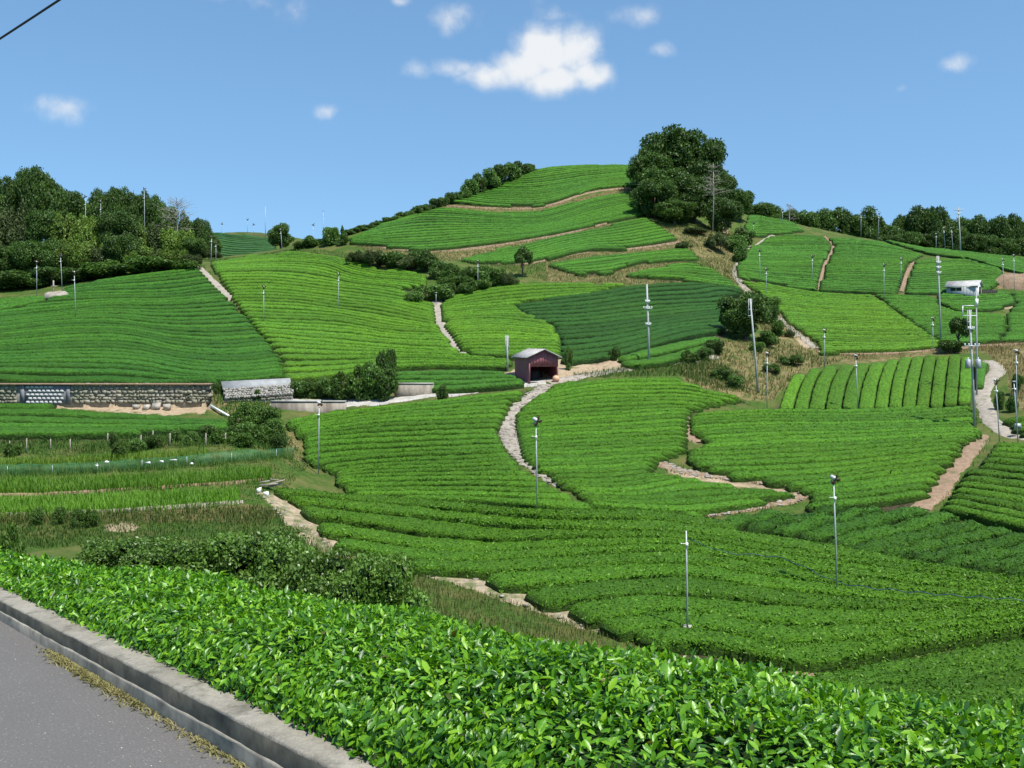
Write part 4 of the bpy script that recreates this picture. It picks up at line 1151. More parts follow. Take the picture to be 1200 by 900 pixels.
PROTO = {}
def P_get(k):
    if k in PROTO: return PROTO[k]
    base, i = k[:-1], int(k[-1])
    if base == 'oak': t = make_tree('oak', 10 + i, 10, 5, 11000, .21, LEAFM['oak'], .07, 26)
    elif base == 'light': t = make_tree('oak', 20 + i, 10, 4.6, 9500, .20, LEAFM['oak_light'], .07, 24)
    elif base == 'cedar': t = make_tree('cedar', 30 + i, 14, 3.6, 7000, .26, LEAFM['cedar'], .15, 13)
    elif base == 'bamboo': t = make_tree('bamboo', 40 + i, 10, 4.5, 8000, .22, LEAFM['bamboo'], .2, 22, core=.5)
    elif base == 'olive': t = make_tree('bamboo', 50 + i, 9, 4.2, 7000, .20, LEAFM['olive'], .2, 20, core=.5)
    elif base == 'shrub': t = make_tree('oak', 60 + i, 2.4, 1.6, 3600, .10, LEAFM['shrub'], .0, 18, 1.1)
    elif base == 'dark': t = make_tree('oak', 70 + i, 2.4, 1.6, 3600, .10, LEAFM['oak'], .0, 18, 1.1)
    elif base == 'round': t = make_tree('oak', 80 + i, 7, 3.4, 11000, .15, LEAFM['oak'], .0, 28, 1.0)
    elif base == 'small': t = make_tree('oak', 90 + i, 4.4, 1.9, 3800, .13, LEAFM['oak'], .32, 14, .9)
    elif base == 'green': t = make_tree('oak', 100 + i, 2.4, 1.6, 3600, .10, LEAFM['oak_light'], .0, 18, 1.1)
    elif base == 'near': t = make_tree('oak', 110 + i, 3.2, 1.15, 12000, .042, LEAFM['near'], .0, 24, 1.0)
    elif base == 'cone': t = make_tree('cedar', 120 + i, 5, 1.4, 4200, .13, LEAFM['oak_light'], .02, 9)
    PROTO[k] = t
    return t


def place(name, proto, u, vtop, d, wpx, label, cat, group=None, vbase=None, hmin=1.2):
    """a plant d metres ahead, its top at (u, vtop), wpx pixels wide, standing on the land"""
    t = P_get(proto)
    top = at(u, vtop, d)
    gz = float(ground(top[0], top[1]))
    hgt = max(top[2] - gz, hmin)
    w = wpx * d / F_PX / 2
    root = empty(name, (top[0], top[1], gz - .05), label, cat, group, rz=random.uniform(0, 6.28))
    s = (w / t['R'], w / t['R'], hgt / t['H'])
    for part in ('trunk', 'crown'):
        o = link(part if cat == 'tree' else {'trunk': 'stem', 'crown': 'foliage'}[part], t[part], root)
        o.scale = s
        if part == 'trunk' and t['stuff']: o['kind'] = 'stuff'
    return root


ORD = ['', 'first', 'second', 'third', 'fourth', 'fifth', 'sixth', 'seventh', 'eighth', 'ninth', 'tenth', 'eleventh', 'twelfth', 'thirteenth', 'fourteenth', 'fifteenth', 'sixteenth', 'seventeenth', 'eighteenth', 'nineteenth', 'twentieth']
KIND_WORD = {'oak': 'dark broadleaf tree', 'light': 'mid-green broadleaf tree', 'cedar': 'dark conifer', 'bamboo': 'feathery yellow-green bamboo clump', 'olive': 'greyish olive bamboo clump', 'round': 'round dark tree', 'shrub': 'leafy shrub', 'dark': 'dark shrub', 'green': 'light green shrub', 'near': 'glossy shrub', 'small': 'small tree', 'cone': 'conical shrub'}


def stand(name, items, d0, where, cat, group, dj=0):
    """a row of plants: items (u, vtop, width px, proto[, d]); each is told apart by its place in the row"""
    items = [q for q in items if q[0] + q[2] * .4 > 2 and q[0] - q[2] * .4 < 1198]
    for i, it in enumerate(sorted(items, key=lambda q: q[0])):
        kw = KIND_WORD[it[3][:-1]]
        if cat != 'tree': kw = {'olive': 'greyish bush', 'oak': 'dark bush'}.get(it[3][:-1], kw)
        lab = '%s, %s from the left %s' % (kw, ORD[i + 1], where)
        place(name, it[3], it[0], it[1], (it[4] if len(it) > 4 else d0), it[2], lab, cat, group)


stand('forest_tree', [(-30, 225, 64, 'oak0'), (3, 217, 46, 'light1'), (20, 206, 39, 'oak1'), (38, 196, 46, 'oak0'), (56, 209, 39, 'light0'), (73, 217, 39, 'oak2'), (90, 225, 37, 'oak1'), (108, 235, 30, 'light0'), (119, 222, 37, 'oak2'), (136, 221, 37, 'oak0'), (150, 221, 32, 'light1'), (163, 224, 32, 'oak1'), (176, 230, 32, 'oak2'), (193, 238, 32, 'light0'), (218, 249, 34, 'olive0'), (233, 257, 32, 'oak0'), (247, 274, 30, 'oak1')],
      222, 'along the skyline of the left wood', 'tree', 'skyline trees of the wooded left hill')
stand('forest_tree', [(-20, 262, 60, 'oak1'), (10, 246, 44, 'olive1'), (28, 236, 40, 'olive0'), (52, 246, 50, 'oak0'), (80, 250, 44, 'bamboo0'), (104, 254, 44, 'bamboo1'), (128, 250, 40, 'oak2'), (150, 248, 46, 'oak1'), (170, 262, 40, 'bamboo1'), (190, 262, 36, 'olive1'), (207, 268, 40, 'bamboo0'), (226, 278, 34, 'oak0'), (244, 292, 30, 'olive0')],
      198, 'in the middle row of the left wood', 'tree', 'middle trees of the wooded left hill')
stand('forest_tree', [(-25, 292, 60, 'oak2'), (6, 286, 48, 'oak1'), (32, 282, 50, 'oak0'), (58, 280, 46, 'oak2'), (82, 284, 40, 'bamboo1'), (102, 284, 42, 'bamboo0'), (122, 288, 40, 'olive1'), (142, 276, 46, 'oak0'), (162, 288, 36, 'bamboo1'), (182, 292, 34, 'olive0'), (202, 292, 36, 'bamboo0'), (222, 297, 30, 'olive1')],
      178, 'in the front row of the left wood', 'tree', 'front trees of the wooded left hill')
stand('forest_edge_shrub', [(-20, 322, 60, 'dark0'), (8, 316, 60, 'dark1'), (36, 320, 60, 'dark2'), (62, 312, 54, 'dark0'), (90, 314, 60, 'dark1'), (118, 304, 60, 'green0'), (145, 308, 60, 'dark2'), (172, 299, 57, 'green1'), (196, 304, 54, 'dark0'), (216, 304, 39, 'green0')],
      170, 'along the foot of the left wood', 'shrub', 'shrubs at the foot of the left wood')
stand('ridge_tree', [(884, 240, 40, 'oak1'), (897, 237, 38, 'light0'), (912, 242, 35, 'light1'), (930, 246, 32, 'oak2'), (947, 247, 40, 'light0'), (962, 250, 32, 'oak0'), (978, 243, 43, 'oak1'), (996, 248, 38, 'oak2'), (1013, 243, 46, 'light1'), (1026, 256, 30, 'oak0'), (1043, 264, 40, 'oak0'), (1058, 252, 40, 'oak2'), (1073, 243, 43, 'oak1'), (1084, 247, 30, 'cedar1'), (1094, 243, 43, 'oak0'), (1110, 252, 46, 'oak2'), (1124, 256, 40, 'light1'), (1138, 253, 46, 'oak1'), (1152, 256, 35, 'oak1'), (1166, 257, 35, 'light0')],
      272, 'in the wood behind the right slope', 'tree', 'trees of the wood behind the right slope')
stand('ridge_tree', [(1183, 251, 38, 'oak1'), (1198, 255, 34, 'oak0'), (1220, 252, 34, 'oak2'), (1250, 250, 36, 'cedar0')],
      268, 'at the right end of the right wood', 'tree', 'trees of the wood behind the right slope')
stand('ridge_tree', [(1046, 276, 30, 'oak2'), (1066, 272, 34, 'oak0'), (1090, 272, 34, 'oak1'), (1114, 274, 34, 'cedar1'), (1140, 274, 36, 'oak0'), (1166, 276, 36, 'oak2'), (1192, 278, 36, 'oak1'), (1222, 280, 40, 'oak0')],
      252, 'in the low front row of the right wood', 'tree', 'front trees of the right wood')
# the big clump on the shoulder of the central hill
for (u, vt, d, w, pr, lab) in (
        (790, 150, 236, 80, 'oak0', 'tallest dark tree at the top of the big clump on the hill shoulder'),
        (826, 163, 234, 64, 'oak2', 'dark tree at the upper right of the big clump on the hill shoulder'),
        (760, 172, 230, 52, 'light1', 'tree at the left edge of the big clump, against the crest terrace'),
        (783, 196, 219, 66, 'oak1', 'rounded tree in the middle of the big clump on the hill shoulder'),
        (768, 210, 214, 52, 'oak0', 'bushy tree at the lower left of the big clump on the hill shoulder'),
        (815, 205, 216, 56, 'oak1', 'dark tree in the lower middle of the big clump on the hill shoulder'),
        (850, 205, 230, 40, 'oak2', 'tree right of the bare pine trunk in the big clump'),
        (868, 222, 232, 34, 'light0', 'thin-leaved tree at the right end of the big clump'),
        (845, 232, 212, 48, 'oak0', 'low tree at the lower right of the big clump on the hill shoulder'),
        (790, 232, 209, 50, 'light1', 'brighter low tree at the foot of the big clump on the hill shoulder')):
    place('clump_tree', pr, u, vt, d, w, lab, 'tree', 'big tree clump on the hill shoulder')


def bare_tree(name, u, vtop, d, label, seed, mat='greybark', spread=.28, twigs=30, r0=.16):
    r = np.random.default_rng(seed); top = at(u, vtop, d); gz = float(ground(top[0], top[1])); H = top[2] - gz
    root = empty(name, (top[0], top[1], gz - .1), label, 'tree')
    mb = MB(); mb.tube([(0, 0, -.3), (.1, 0, H * .5), (0, .1, H)], (r0, r0 * .8, r0 * .25), 7); mb.build('trunk', G[mat], root, True)
    mb = MB()
    for k in range(twigs):
        z = H * r.uniform(.5, .98); a = r.uniform(0, 6.28); ln = H * spread * r.uniform(.5, 1) * (1.15 - z / H)* 1.6
        e = np.array((math.cos(a) * ln, math.sin(a) * ln, z + ln * r.uniform(-.1, .7)))
        s = np.array((0, 0, z)); mb.tube([s, (s + e) / 2 + (0, 0, .1), e], (r0 * .35, r0 * .25, r0 * .1), 4)
        for q in range(5):
            f = s + (e - s) * r.uniform(.4, 1); g = f + r.normal(size=3) * ln * .3; mb.tube([f, g], (r0 * .16, r0 * .06), 3)
    mb.build('branches', G[mat], root)


bare_tree('pine_snag', 836, 190, 208, 'tall pale bare pine trunk in front of the big clump', 3)
bare_tree('bare_tree', 207, 234, 208, 'grey leafless tree on the skyline of the left wood', 4, spread=.5, twigs=40)
bare_tree('bare_tree', 925, 236, 268, 'thin leafless tree on the skyline right of the big clump', 5, spread=.3, twigs=26)
# single plants
for (nm, pr, u, vt, d, w, lab, cat) in (
        ('round_tree', 'round0', 872, 342, 131, 62, 'big round dark shrub tree beside the leaning twin-top pole', 'tree'),
        ('small_tree', 'small0', 613, 289, 166, 24, 'small dark tree with bare stem on the bank above the yellow-green field', 'tree'),
        ('small_tree', 'small1', 1125, 372, 130, 26, 'small dark tree with bare stem left of the tall transformer pole', 'tree'),
        ('shrub', 'dark0', 1116, 398, 129, 30, 'low dark shrub under the small tree by the transformer pole', 'shrub'),
        ('round_tree', 'oak1', 328, 262, 215, 32, 'round tree standing alone on the saddle, left of the central hill', 'tree'),
        ('shrub', 'dark1', 720, 405, 116, 14, 'small round dark shrub at the foot of the dark tea field', 'shrub'),
        ('shrub', 'shrub1', 667, 405, 111, 12, 'small bush peeping over the ridge behind the maroon shed', 'shrub'),
        ('cone_shrub', 'cone0', 402, 264, 196, 13, 'dense bright conical conifer at the left foot of the central hill', 'shrub'),
        ('shrub', 'shrub0', 388, 266, 198, 24, 'dark bushy shrub left of the conical conifer on the saddle', 'shrub'),
        ('shrub', 'green0', 368, 276, 200, 26, 'spreading light shrub at the left end of the saddle bushes', 'shrub'),
        ('shrub', 'shrub2', 518, 450, 102, 14, 'small clipped bush against the short brown bank wall', 'shrub'),
        ('shrub', 'green1', 352, 283, 200, 20, 'low light shrub on the saddle, right of the lone round tree', 'shrub'),
        ('shrub', 'dark2', 255, 452, 104, 14, 'dark bush in the gap between the stone wall and the slab revetment', 'shrub'),
        ('shrub', 'shrub0', 328, 456, 104, 8, 'small bush at the right foot of the slab revetment', 'shrub'),
        ('shrub', 'green2', 300, 462, 103, 12, 'low weed bush below the slab revetment', 'shrub')):
    place(nm, pr, u, vt, d, w, lab, cat)
def ridge_line(us, pts, d0, d1):
    k = ('shrub0', 'green1', 'shrub2', 'green0', 'shrub1', 'green2', 'dark0')
    return [(u, float(np.interp(u, [p[0] for p in pts], [p[1] for p in pts])) + (q * 37 % 5) + 3, 17, k[q % 7], float(np.interp(u, [us[0], us[-1]], [d0, d1]))) for q, u in enumerate(us)]


stand('ridge_shrub', ridge_line(list(range(408, 546, 8)), [(400, 270), (450, 252), (500, 233), (550, 213)], 205, 232), 0, 'along the left ridge of the central hill', 'shrub', 'shrubs along the left ridge of the central hill')
stand('summit_bush', [(552, 210, 22, 'shrub0', 236), (563, 203, 24, 'dark1', 240), (574, 198, 26, 'shrub2', 243), (586, 194, 26, 'dark0', 246), (598, 190, 26, 'shrub1', 248), (609, 189, 24, 'dark2', 251), (619, 192, 20, 'shrub0', 254), (626, 197, 14, 'green1', 255)],
      0, 'in the clump left of the summit', 'shrub', 'bush clump left of the summit')
stand('bank_shrub', [(420, 294, 36, 'olive0', 176), (440, 293, 40, 'olive1', 174), (462, 294, 36, 'shrub1', 173), (478, 299, 36, 'olive0', 170), (488, 294, 23, 'dark0', 172), (500, 293, 27, 'dark1', 169), (516, 305, 27, 'shrub2', 164), (530, 309, 30, 'green0', 162), (548, 313, 30, 'green1', 160), (566, 311, 30, 'shrub0', 160), (582, 315, 27, 'green2', 160), (596, 319, 25, 'olive1', 159)],
      165, 'on the shrub bank by the small tree', 'shrub', 'shrubs on the bank left of the small tree')
stand('bank_shrub', [(486, 341, 28, 'shrub1', 151), (500, 335, 34, 'green2', 153), (516, 333, 34, 'shrub0', 154), (532, 331, 32, 'dark2', 155), (548, 329, 32, 'shrub2', 156), (564, 327, 28, 'green1', 157), (524, 321, 28, 'green0', 159), (545, 321, 28, 'shrub1', 159)],
      154, 'along the lower edge of the hill shrubs', 'shrub', 'shrubs on the lower edge of the bank')
stand('gully_bush', [(281, 482, 29, 'green0', 93), (296, 472, 34, 'green1', 95), (310, 476, 34, 'green2', 94), (322, 490, 29, 'shrub0', 92), (290, 494, 31, 'shrub1', 91), (308, 498, 34, 'green0', 90), (326, 508, 22, 'dark0', 89)],
      92, 'in the green gully beside the concrete bank wall', 'shrub', 'bushes in the left gully')
stand('bank_bush', [(350, 446, 30, 'shrub0', 105), (368, 446, 30, 'green1', 105), (386, 442, 32, 'shrub2', 105), (404, 436, 36, 'green0', 104.5), (420, 426, 36, 'green2', 104.5), (436, 424, 36, 'shrub1', 104.5), (452, 409, 24, 'dark0', 106), (452, 430, 30, 'dark1', 104)],
      105, 'in the bushes above the pale concrete road', 'shrub', 'bushes above the concrete road')
stand('flank_bush', [(808, 410, 22, 'green0', 117), (826, 406, 22, 'shrub1', 119), (838, 398, 22, 'dark0', 122), (905, 357, 20, 'shrub0', 146), (900, 387, 26, 'shrub2', 130), (912, 374, 19, 'green1', 138), (845, 432, 26, 'dark1', 112), (860, 438, 22, 'shrub1', 110), (928, 420, 31, 'dark2', 122), (905, 427, 26, 'green2', 117), (888, 404, 22, 'shrub0', 126), (906, 347, 22, 'shrub1', 158), (925, 392, 14, 'olive0', 138)],
      125, 'on the dry bank by the round tree', 'shrub', 'bushes on the dry flank bank')
stand('lane_bush', [(840, 272, 30, 'olive0', 196), (862, 276, 30, 'shrub0', 200), (872, 266, 28, 'dark1', 206), (815, 266, 30, 'olive1', 203), (800, 282, 24, 'olive0', 192), (866, 287, 20, 'shrub2', 192)],
      196, 'on the dry bank below the big clump', 'shrub', 'bushes on the dry bank below the big clump')
stand('track_bush', [(1172, 458, 12, 'shrub0', 102), (1186, 462, 14, 'shrub2', 100), (1193, 438, 14, 'dark0', 107), (1206, 450, 16, 'green1', 103)],
      104, 'on the dry bank right of the pale track', 'shrub', 'bushes right of the pale track')
stand('vegetable_plant', [(15, 519, 20, 'green0', 84), (140, 522, 24, 'green2', 84), (160, 519, 22, 'shrub1', 85), (180, 515, 22, 'green1', 86), (225, 514, 18, 'shrub0', 86), (243, 500, 24, 'dark0', 89), (274, 498, 18, 'dark1', 89), (262, 514, 30, 'green0', 86), (282, 518, 30, 'green2', 85), (133, 505, 14, 'dark2', 87), (205, 508, 16, 'shrub2', 88)],
      85, 'in the plot below the low tea field', 'plant', 'plants of the vegetable plot')
stand('slope_bush', [(8, 614, 40, 'green0', 40), (45, 604, 18, 'shrub1', 62), (70, 604, 16, 'shrub0', 62), (92, 602, 20, 'shrub2', 61), (108, 604, 16, 'green1', 61)],
      60, 'on the weedy bank below the rice strips', 'shrub', 'weed bushes below the rice strips')
stand('near_bush', [(120, 631, 79, 'near0', 21), (150, 627, 98, 'near1', 20), (188, 631, 98, 'near2', 19), (226, 629, 106, 'near0', 18.5), (262, 621, 118, 'near1', 18.5), (300, 619, 126, 'near2', 18), (340, 631, 118, 'near0', 17), (378, 643, 118, 'near1', 16), (414, 651, 118, 'near2', 15.5), (446, 649, 112, 'near0', 15.5)],
      18, 'just beyond the roadside hedge', 'shrub', 'glossy bushes beyond the roadside hedge')
stand('near_weed', [(505, 706, 60, 'near2', 17), (538, 720, 50, 'near0', 17)],
      17, 'among the weeds right of the glossy bushes', 'shrub', 'weeds beyond the roadside hedge')

# the left wood goes on past the edge of the picture
wood = tag(bpy.data.objects.new('woodland', None), 'dense wood carrying on past the left edge', None, None, 'stuff')
col.objects.link(wood)
for i, (u, vt, d, w, pr) in enumerate(((-34, 232, 205, 70, 'oak0'), (-70, 236, 210, 74, 'light1'), (-110, 244, 205, 80, 'oak1'), (-155, 250, 200, 84, 'oak2'), (-205, 252, 205, 90, 'light0'), (-30, 272, 182, 62, 'oak2'), (-66, 280, 180, 64, 'bamboo0'), (-104, 286, 178, 70, 'oak1'), (-146, 290, 176, 76, 'oak0'), (-195, 296, 178, 84, 'oak2'))):
    t = P_get(pr); top = at(u, vt, d); gz = float(ground(top[0], top[1])); w = w * d / F_PX / 2
    for part in ('trunk', 'crown'):
        o = link(part, t[part], wood, (top[0], top[1], gz)); o.scale = (w / t['R'], w / t['R'], max(top[2] - gz, 3) / t['H']); o['kind'] = 'stuff'

# ---------------------------------------------------------------- poles
def tube_mesh(name, pts, radii, mat, k=8):
    mb = MB(); mb.tube(pts, radii, k); return mb.mesh(name, mat, True)


def rotm(ax, a):
    return np.array(Matrix.Rotation(a, 3, ax))


FAN = {}
mb = MB(); mb.tube([(0, .30, 0), (0, .26, 0), (0, -.18, 0), (0, -.24, 0)], (.10, .17, .17, .09), 12); FAN['motor'] = mb.mesh('motor', plain('motor_grey', (.50, .51, .50), .5, 0, .1, 5), True)
mb = MB(); mb.tube([(0, -.24, 0), (0, -.34, 0)], (.09, .05), 8); FAN['hub'] = mb.mesh('hub', G['fan_dark'], True)
mb = MB()
prof = [(.05, .05), (.16, .12), (.32, .17), (.45, .15), (.52, .06)]
top_ = [(w, -.29 + w * .25, z) for z, w in prof] ; bot_ = [(-w, -.29 - w * .25, z) for z, w in prof]
vv = np.array(top_ + bot_); vv2 = vv + (0, .025, 0); nb = len(prof)
fq = [(i, i + 1, nb + i + 1, nb + i) for i in range(nb - 1)]
mb.add(np.r_[vv, vv2], fq + [tuple(q + 2 * nb for q in f[::-1]) for f in fq] + [(i, 2 * nb + i, 2 * nb + i + 1, i + 1) for i in range(nb - 1)] + [(nb + i, nb + i + 1, 3 * nb + i + 1, 3 * nb + i) for i in range(nb - 1)])
FAN['blade'] = mb.mesh('fan_blade', G['fan_brown'])
mb = MB(); mb.tube([(0, .1, -.42), (0, .1, -.15)], .05, 6); mb.box((0, .1, -.42), (.16, .16, .08)); FAN['bracket'] = mb.mesh('bracket', G['galv'])
mb = MB(); mb.box((0, 0, 0), (.14, .1, .2)); mb.tube([(-.07, 0, .05), (-.25, 0, .05)], .018, 6); mb.ball((-.27, 0, .05), .035, 8, 6); FAN['box'] = mb.mesh('sensor_box', G['white'])


def pole_base(u, vb, d=None, h=.6, dmax=480):
    if d is None: p = drop([(u, vb)], h, 12, dmax)[0]
    else:
        p = at(u, vb, d); p[2] = float(ground(p[0], p[1]))
    return p


def fan_pole(label, u, vt, vb, ut=None, d=None, head='fan', rad=.052, yaw=.5, dmax=480, h=.6, box=True, name='fan_pole', tilt=.35, fs=1.0, group='frost fan poles'):
    p = pole_base(u, vb, d, h, dmax)
    t = at(u if ut is None else ut, vt, p[1]) - p
    root = empty(name, p, label, 'pole', group)
    fanless = head in ('none', 'cap')
    e = t if fanless else t - np.array((0, 0, .42 * fs))
    mb = MB(); mb.tube([(0, 0, -.6), e * .5, e], (rad, rad * .95, rad * .8), 8); mb.build('pole', G['galv'] if rad < .11 else G['conc_pole'], root, True)
    if head == 'fan':
        hd = link('fan_motor', FAN['motor'], root, tuple(t)); hd.rotation_euler = (tilt, 0, yaw); hd.scale = (fs * .82,) * 3
        link('hub', FAN['hub'], hd)
        for k in range(3):
            bl = link('fan_blade', FAN['blade'], hd); bl.rotation_euler = (0, k * 2.094 + u, 0)
        link('bracket', FAN['bracket'], hd)
    if box and rad < .11:
        link('sensor_box', FAN['box'], root, tuple(e * .88 + np.array((0, -.12, 0))))
    if head == 'cap':
        mb = MB(); mb.box(e, (.34, .2, .1)); mb.build('cap', G['galv'], root)
    return root


for (lab, u, vt, vb, kw) in (
        ('galvanised frost fan pole standing alone beside the pale stone path', 630, 492, 597, dict(ut=628, yaw=.9, fs=1.0, dmax=80)),
        ('frost fan pole on the near valley floor, in front of the overgrown tea', 982, 560, 690, dict(ut=977, yaw=.6, fs=.85, dmax=64)),
        ('frost fan pole at the left corner of the field below the concrete road', 373, 472, 548, dict(ut=374, yaw=1.1, fs=.85, dmax=98)),
        ('frost fan pole in the bright left field, nearer the left hill footpath', 309, 336, 376, dict(fs=.8, dmax=165)),
        ('frost fan pole in the bright left field, nearer the shrub bank', 396, 321, 362, dict(ut=397, fs=.8, dmax=165)),
        ('frost fan pole at the left brow of the rounded left hill, before the wood', 89, 319, 371, dict(ut=87, fs=.9, dmax=150)),
        ('frost fan pole beside the pale patch under the left wood', 73, 299, 338, dict(ut=71, fs=.9, d=158)),
        ('leftmost frost fan pole, against the dark wood', 43, 307, 347, dict(fs=.9, d=158)),
        ('taller of two fan poles at the top of the left hill path', 247, 277, 314, dict(ut=248, fs=.9, d=178)),
        ('shorter of two fan poles at the top of the left hill path', 253, 284, 306, dict(fs=.9, d=184)),
        ('lone slim pole on the saddle beside the round tree', 331, 269, 298, dict(ut=329, fs=.8, d=198)),
        ('slim fan pole on the shrub bank above the yellow-green field', 560, 306, 337, dict(fs=.8, dmax=165)),
        ('short post at the top bend of the curved hill path', 511, 343, 353, dict(fs=.8, dmax=165, head='cap', box=False)),
        ('slim fan pole at the left corner of the square field, above the gully', 899, 414, 477, dict(fs=.85, dmax=112)),
        ('frost fan pole in the middle of the square field', 1006, 417, 479, dict(ut=1003, fs=.9, dmax=112)),
        ('frost fan pole where the dry lane meets the large bright right field', 966, 387, 431, dict(fs=.85, dmax=128, h=0)),
        ('dark slim fan pole by the lane, left of the small tree', 1094, 373, 411, dict(ut=1093, fs=.85, dmax=135)),
        ('fan pole low in the upper left field of the right slope, by the flank lane', 898, 315, 343, dict(fs=.85, dmax=185)),
        ('fan pole high in the upper left field of the right slope', 891, 293, 327, dict(ut=890, fs=.85, dmax=200)),
        ('fan pole beside the stepped footpath on the right slope', 952, 300, 327, dict(fs=.85, dmax=205)),
        ('fan pole at the lower edge of the upper middle right field', 1036, 310, 350, dict(fs=.85, dmax=180)),
        ('fan pole beside the second footpath of the right slope', 1056, 303, 330, dict(fs=.85, dmax=200)),
        ('fan pole at the top of the flank lane, under the big clump', 883, 261, 286, dict(fs=.85, d=222)),
        ('fan pole in the small top patch of the right slope', 917, 246, 273, dict(fs=.85, d=238)),
        ('left one of two skyline fan poles before the ridge trees', 1009, 250, 277, dict(fs=.85, d=232)),
        ('right one of two skyline fan poles before the ridge trees', 1029, 250, 279, dict(ut=1030, fs=.9, d=230)),
        ('leftmost of the pole group on the skyline strip of the right slope', 1097, 274, 300, dict(fs=.8, d=212)),
        ('second of the pole group on the skyline strip of the right slope', 1108, 267, 301, dict(ut=1106, fs=.9, d=212)),
        ('third of the pole group on the skyline strip of the right slope', 1117, 267, 301, dict(ut=1115, fs=.9, d=212)),
        ('fan pole left of the bare mound at the right edge', 1177, 304, 336, dict(ut=1175, fs=.8, d=172)),
        ('fan pole on the bare mound at the right edge', 1189, 299, 336, dict(ut=1188, fs=.8, d=172)),
        ('fan pole on the dry bank at the right edge, above the pale track', 1192, 411, 490, dict(ut=1191, fs=.85, dmax=110)),
        ('dark-topped pole on the near bend of the pale track', 1172, 446, 511, dict(ut=1167, fs=.8, dmax=110)),
        ('plain steel pole without fan on a concrete block in the valley', 806, 622, 738, dict(ut=804, head='none', dmax=64)),
        ('pole with control box at the right edge beside the pale track', 1194, 447, 514, dict(ut=1188, head='cap', dmax=110)),
        ('slim fan pole on the skyline, left of the distant dull field', 260, 262, 275, dict(d=340, fs=1.1)),
        ('fan pole on the middle of the distant dull field skyline', 290, 257, 275, dict(d=345, fs=1.1)),
        ('fan pole standing in the distant dull field', 297, 263, 285, dict(d=335, fs=1.1)),
        ('tallest bare mast on the skyline right of the distant dull field', 311, 242, 280, dict(d=330, head='none', rad=.12)),
        ('short fan pole on the skyline above the saddle bushes', 367, 263, 280, dict(d=235, fs=.9)),
        ('tall thin pole on the skyline left of the central hill', 379, 247, 280, dict(d=235, head='cap')),
        ('left fan pole among the skyline trees of the left wood', 100, 230, 252, dict(d=215, fs=.9)),
        ('right fan pole among the skyline trees of the left wood', 118, 236, 256, dict(d=208, fs=.9)),
        ('fan pole at the right end of the skyline of the left wood', 169, 221, 250, dict(d=214, fs=.9))):
    fan_pole(lab, u, vt, vb, **kw)

# utility poles
def utility_pole(label, u, vt, vb, ut, d=None, dmax=140, rad=.15, arms=(), fork=False, frame=False, trafo=(), h=.3, steps=True):
    p = pole_base(u, vb, d, h, dmax); t = at(ut, vt, p[1]) - p; Hh = t[2]
    root = empty('utility_pole', p, label, 'pole', 'utility poles')
    mb = MB(); mb.tube([(0, 0, -.8), t * .5, t], (rad * 1.15, rad, rad * .75), 10); mb.build('pole', G['conc_pole'], root, True)
    for (f, ln) in arms:
        c = t * f
        mb = MB(); mb.box(c + np.array((0, -.16, 0)), (ln, .09, .1)); arm = mb.build('crossarm', G['galv'], root)
        for k in (-.46, -.2, .2, .46):
            mb = MB(); q = c + np.array((k * ln, -.16, .05)); mb.tube([q, q + (0, 0, .1), q + (0, 0, .2)], (.05, .075, .03), 7); mb.build('insulator', G['white'], arm)
    if fork:
        for s in (-1, 1):
            q = t + np.array((s * .17, 0, 0)); mb = MB(); mb.tube([q - (0, 0, 2.0), q], .04, 7); mb.build('fork_arm', G['conc_pole'], root)
        mb = MB(); mb.box(t - (0, 0, 1.9), (.45, .12, .1)); mb.box(t - (0, 0, 1.2), (.45, .12, .1)); mb.build('fork_bracket', G['galv'], root)
    if frame:
        q = t - np.array((0, 0, 2.0)); mb = MB()
        for (dx, dz, sx, sz) in ((-.75, 0, 1.6, .08), (-.75, -1.1, 1.6, .08), (-1.5, -.55, .08, 1.1)):
            mb.box(q + np.array((dx, -.1, dz)), (sx, .08, sz))
        mb.build('steel_frame', G['white'], root)
        mb = MB(); mb.box(q + np.array((.0, -.15, .35)), (.3, .2, .8)); mb.build('equipment_box', G['white'], root)
    for (f, dx) in trafo:
        c = t * f + np.array((dx, -.3, 0)); mb = MB(); mb.tube([c - (0, 0, .45), c - (0, 0, .4), c + (0, 0, .4), c + (0, 0, .46)], (.2, .26, .26, .16), 12)
        tf = mb.build('transformer', plain('trafo_grey', (.36, .38, .40), .5, .3, .1, 3) if 'trafo' not in G else G['trafo'], root, True)
        mb = MB(); mb.tube([c + (0, 0, .46), c + (0, 0, .62)], .06, 7); mb.build('bushing', G['white'], tf)
    return root


G['trafo'] = plain('trafo_grey', (.36, .38, .40), .5, .3, .1, 3)
utility_pole('white steel pole with two clusters of crossarms before the dark tea field', 761, 333, 425, 758, rad=.13, arms=((.70, 1.0), (.78, .5), (.50, .6)), dmax=125, trafo=())
utility_pole('leaning twin-top concrete pole beside the big round shrub tree', 889, 350, 457, 879, rad=.11, fork=True, dmax=118)
utility_pole('tall concrete pole with transformers at the near bend of the pale track', 1143, 363, 500, 1136, rad=.115, arms=((.70, 1.5), (.84, .6)), fork=True, trafo=((.55, -.55), (.55, .45)), dmax=108)
utility_pole('tall slim pole carrying a white rectangular frame, behind the transformer pole', 1145, 337, 460, 1144, rad=.085, frame=True, dmax=120)
utility_pole('tall concrete pole with side brackets at the foot of the diagonal dark furrow', 1103, 300, 398, 1099, rad=.11, arms=((.80, .6), (.86, .6), (.92, .6)), fork=True, dmax=140)
utility_pole('highest skyline pole with crossarms before the right wood', 1126, 243, 302, 1123, d=210, rad=.14, arms=((.94, 2.0), (.86, 1.2)))
utility_pole('paired small utility pole just behind the maroon shed', 595, 393, 432, 594, rad=.10, fork=True, dmax=125)
p = pole_base(806, 740, None, .3, 64)
